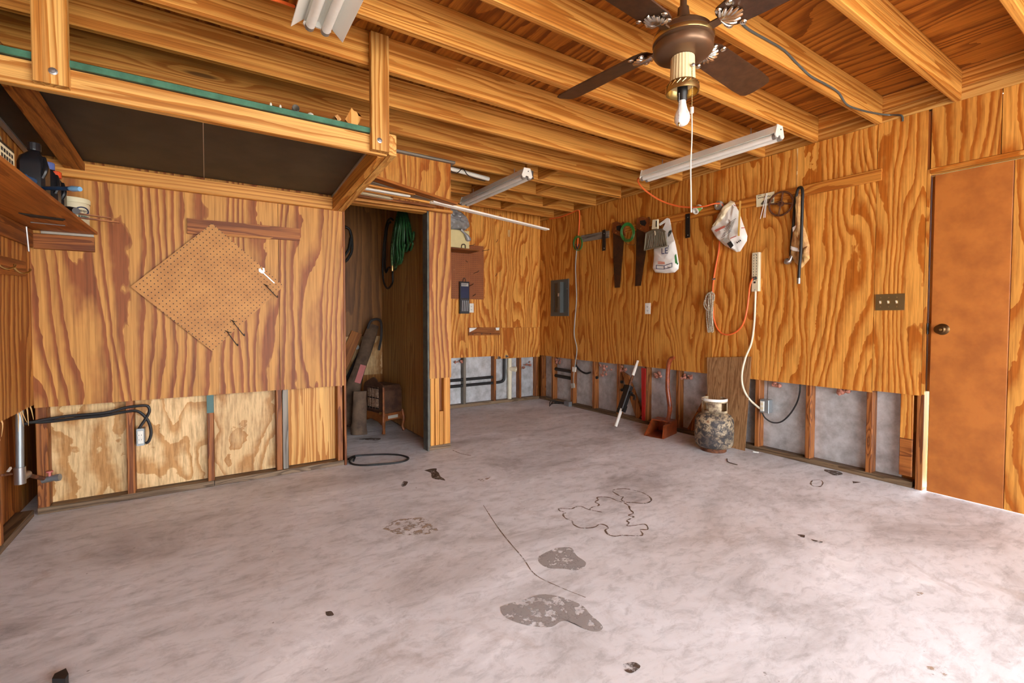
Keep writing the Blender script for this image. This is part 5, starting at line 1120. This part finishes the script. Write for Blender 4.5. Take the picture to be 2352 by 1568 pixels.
# looped black cable on the floor
q = [G(x, y, .009) for x, y in ((800, 1054), (815, 1047), (850, 1044), (890, 1043), (920, 1045), (938, 1051), (930, 1058), (905, 1063), (870, 1066), (835, 1068), (812, 1066), (803, 1060), (806, 1052), (815, 1049), (812, 1058))]
MB().tube(q, .0075, 8).build('cable_loop', 'rubber', label='black cable loop lying on the floor at the closet doorway', cat='cable')

# ================================================================== FLOOR THINGS ON THE RIGHT
# leaning plywood plank behind the tank
f0, f1 = G(1622, 1022), G(1702, 1036); t0 = R(1626, 820, .006); t1 = R(1724, 812, .006)
pl = MB(); th = Vector((.012, .004, 0))
f0 = Vector((3.865, 2.60, .001)); f1 = Vector((3.868, 2.245, .001))
pl.hexa([f0, f1, f1 + th, f0 + th], [Vector((XR - .018, 2.66, .775)), Vector((XR - .018, 2.235, .812)), Vector((XR - .006, 2.238, .812)), Vector((XR - .006, 2.664, .775))])
pl.build('plywood_plank', wood('plank_old', (176, 134, 92), (142, 102, 66), 'z', 12, .8, 6, knots=False, lines=30), label='grey-brown plywood offcut leaning on the wall behind the propane tank', cat='plank')
# propane tank
tc = Vector((3.665, 2.405, 0)); tk = thing('propane_tank', tc, 'weathered propane tank with peeling paint and a white collar', 'tank')
MB().lathe([(.098, 0), (.102, .004), (.102, .028), (.096, .034)], tc, (0, 0, 1), 32, caps=False).build('foot_ring', 'rust', tk)
MB().lathe([(.02, .028), (.09, .030), (.130, .040), (.150, .062), (.156, .09), (.157, .165), (.159, .168), (.159, .174), (.157, .178), (.157, .255), (.150, .285), (.130, .312), (.095, .332), (.05, .345), (.001, .350)], tc, (0, 0, 1), 40).build('tank_body', 'tank', tk)
vs = MB(); n = 36
import itertools
av = math.atan2(-tc.y, -tc.x)                 # direction to the viewer: collar is open at the back
ringo = []
for i in range(n + 1):
    a = av - math.radians(150) + math.radians(300) * i / n
    ringo.append(a)
def carc(r, z, a): return tc + Vector((math.cos(a) * r, math.sin(a) * r, z))
sel = lambda i: 8 <= i <= 24
for (lo, hi, cond) in ((.425, .455, lambda i: True), (.335, .355, lambda i: 4 <= i <= 30), (.335, .43, lambda i: not (6 <= i <= 14 or 22 <= i <= 27))):
    for i in range(n):
        if not cond(i): continue
        a0, a1 = ringo[i], ringo[i + 1]
        vs.hexa([carc(.098, lo, a0), carc(.103, lo, a0), carc(.103, hi, a0), carc(.098, hi, a0)], [carc(.098, lo, a1), carc(.103, lo, a1), carc(.103, hi, a1), carc(.098, hi, a1)])
vs.build('collar', 'tank_collar', tk)
vs = MB()
for i in range(6, 28):
    a0, a1 = ringo[i], ringo[i + 1]; vs.hexa([carc(.1032, .436, a0), carc(.1045, .436, a0), carc(.1045, .457, a0), carc(.1032, .457, a0)], [carc(.1032, .436, a1), carc(.1045, .436, a1), carc(.1045, .457, a1), carc(.1032, .457, a1)])
vs.build('paint_band', 'white_paint', tk)
MB().lathe([(.018, .35), (.018, .385), (.013, .39), (.013, .41), (.022, .412), (.022, .424), (.001, .426)], tc, (0, 0, 1), 16).build('valve', 'brass', tk)
vd = Vector((-tc.x, -tc.y, 0)).normalized()
MB().lathe([(.022, 0), (.024, .006), (.022, .016), (.001, .017)], tc + vd * .03 + Vector((0, 0, .385)), vd, 14, flute=.1).build('valve_knob', 'bluepaint', tk)
# wooden dust pan with curved handle
wd_ = thing('wooden_scoop', (3.68, 2.98, 0), 'red-brown wooden floor scoop with a tall curved handle by the wall', 'scoop')
a, b, c, d = Vector((3.555, 3.085, .001)), Vector((3.60, 2.885, .001)), Vector((3.90, 2.965, .001)), Vector((3.86, 3.165, .001))
MB().hexa([a, b, c, d], [a + Vector((.005, 0, .004)), b + Vector((.005, 0, .004)), c + Vector((0, 0, .004)), d + Vector((0, 0, .004))]).build('floor_plate', 'mahogany', wd_)
up_ = Vector((0, 0, .125))
sl = (c - b).normalized()
MB().prism([b, c, c + up_, b + sl * .02 + up_ * .98], (a - b).normalized() * .014).build('side_board', 'mahogany', wd_)
MB().prism([a, d, d + up_, a + sl * .16 + up_], (b - a).normalized() * .014).build('side_board', 'mahogany', wd_)
MB().prism([c, d, d + up_, c + up_], -sl * .014).build('back_board', 'mahogany', wd_)
MB().hexa([c + up_ - sl * .14, d + up_ - sl * .14, d + up_, c + up_], [c + up_ - sl * .14 + Vector((0, 0, .012)), d + up_ - sl * .14 + Vector((0, 0, .012)), d + up_ + Vector((0, 0, .012)), c + up_ + Vector((0, 0, .012))]).build('top_board', 'mahogany', wd_)
def S5(pts): return [(1220 + x * .2211, 760 + y * .2211) for x, y in pts]
hx = (c.x + d.x) / 2 - .08
out = S5([(1408, 965), (1430, 880), (1440, 790), (1428, 690), (1417, 600), (1417, 500), (1422, 400), (1434, 325), (1455, 288), (1486, 276)])
MB().tube([hit(x, y, 0, hx + .012) for x, y in out], .02, 10, 6, radii=[.030, .020, .024, .022, .021, .021, .021, .022, .022, .016]).build('handle', 'mahogany', wd_)
# jack handle leaning on the wall
jh = thing('jack_bar', G(1414, 979), 'white and rusty steel bar with a black clamp leaning against the wall', 'bar')
p0 = G(1414, 979, .006); p1 = R(1465, 828, .03)
MB().tube([p0, p0.lerp(p1, .33)], .017, 10, 0).build('lower_bar', 'dirtwhite', jh)
MB().tube([p0.lerp(p1, .32), p0.lerp(p1, .78)], .014, 10, 0).build('middle_bar', 'rust', jh)
MB().tube([p0.lerp(p1, .77), p1], .016, 10, 0, radii=[.017, .018, .013]).build('upper_bar', 'dirtwhite', jh)
dd = (p1 - p0).normalized(); sdv = dd.cross(Vector((1, 0, 0))).normalized(); cc = p0.lerp(p1, .45); m = frame(cc, sdv, dd.cross(sdv), dd)
MB().box(-.038, .038, -.03, .03, -.14, .12, T=m, ch=.008).box(-.062, -.03, -.02, .02, .02, .06, T=m).box(.03, .058, -.02, .02, .06, .12, T=m).box(-.05, -.03, -.02, .02, -.17, -.10, T=m).box(.02, .04, -.02, .02, -.19, -.12, T=m).build('clamp', 'black', jh, M_=m)
MB().tube([m @ Vector((-.03, 0, .04)), m @ Vector((-.11, 0, .02)), m @ Vector((-.13, .01, -.02))], .014, 8, 4).build('clamp_lever', 'black', jh)
# leaf and twig litter, tripod foot
lf = G(1690, 1060, .004)
MB().tube([G(1670, 1053, .004), G(1672, 1060, .005), G(1682, 1064, .006), G(1694, 1067, .004)], .003, 6).build('twig', 'wire_brown', label='thin curved twig on the floor in front of the propane tank', cat='twig')
a = G(132, 1566); b = G(156, 1566); 
MB().prism([G(126, 1568), G(152, 1555), G(158, 1568), G(150, 1580), G(120, 1580)], (0, 0, .03)).build('rubber_foot', 'rubber', label='small black rubber tripod foot on the floor at the bottom left', cat='wedge')
MB().prism([G(x, y, .001) for x, y in ((1729, 1036), (1743, 1038), (1743, 1040), (1729, 1038))], (0, 0, .006)).build('wood_chip', 'white_paint', label='small white chip on the floor by the sill right of the plank', cat='chip')
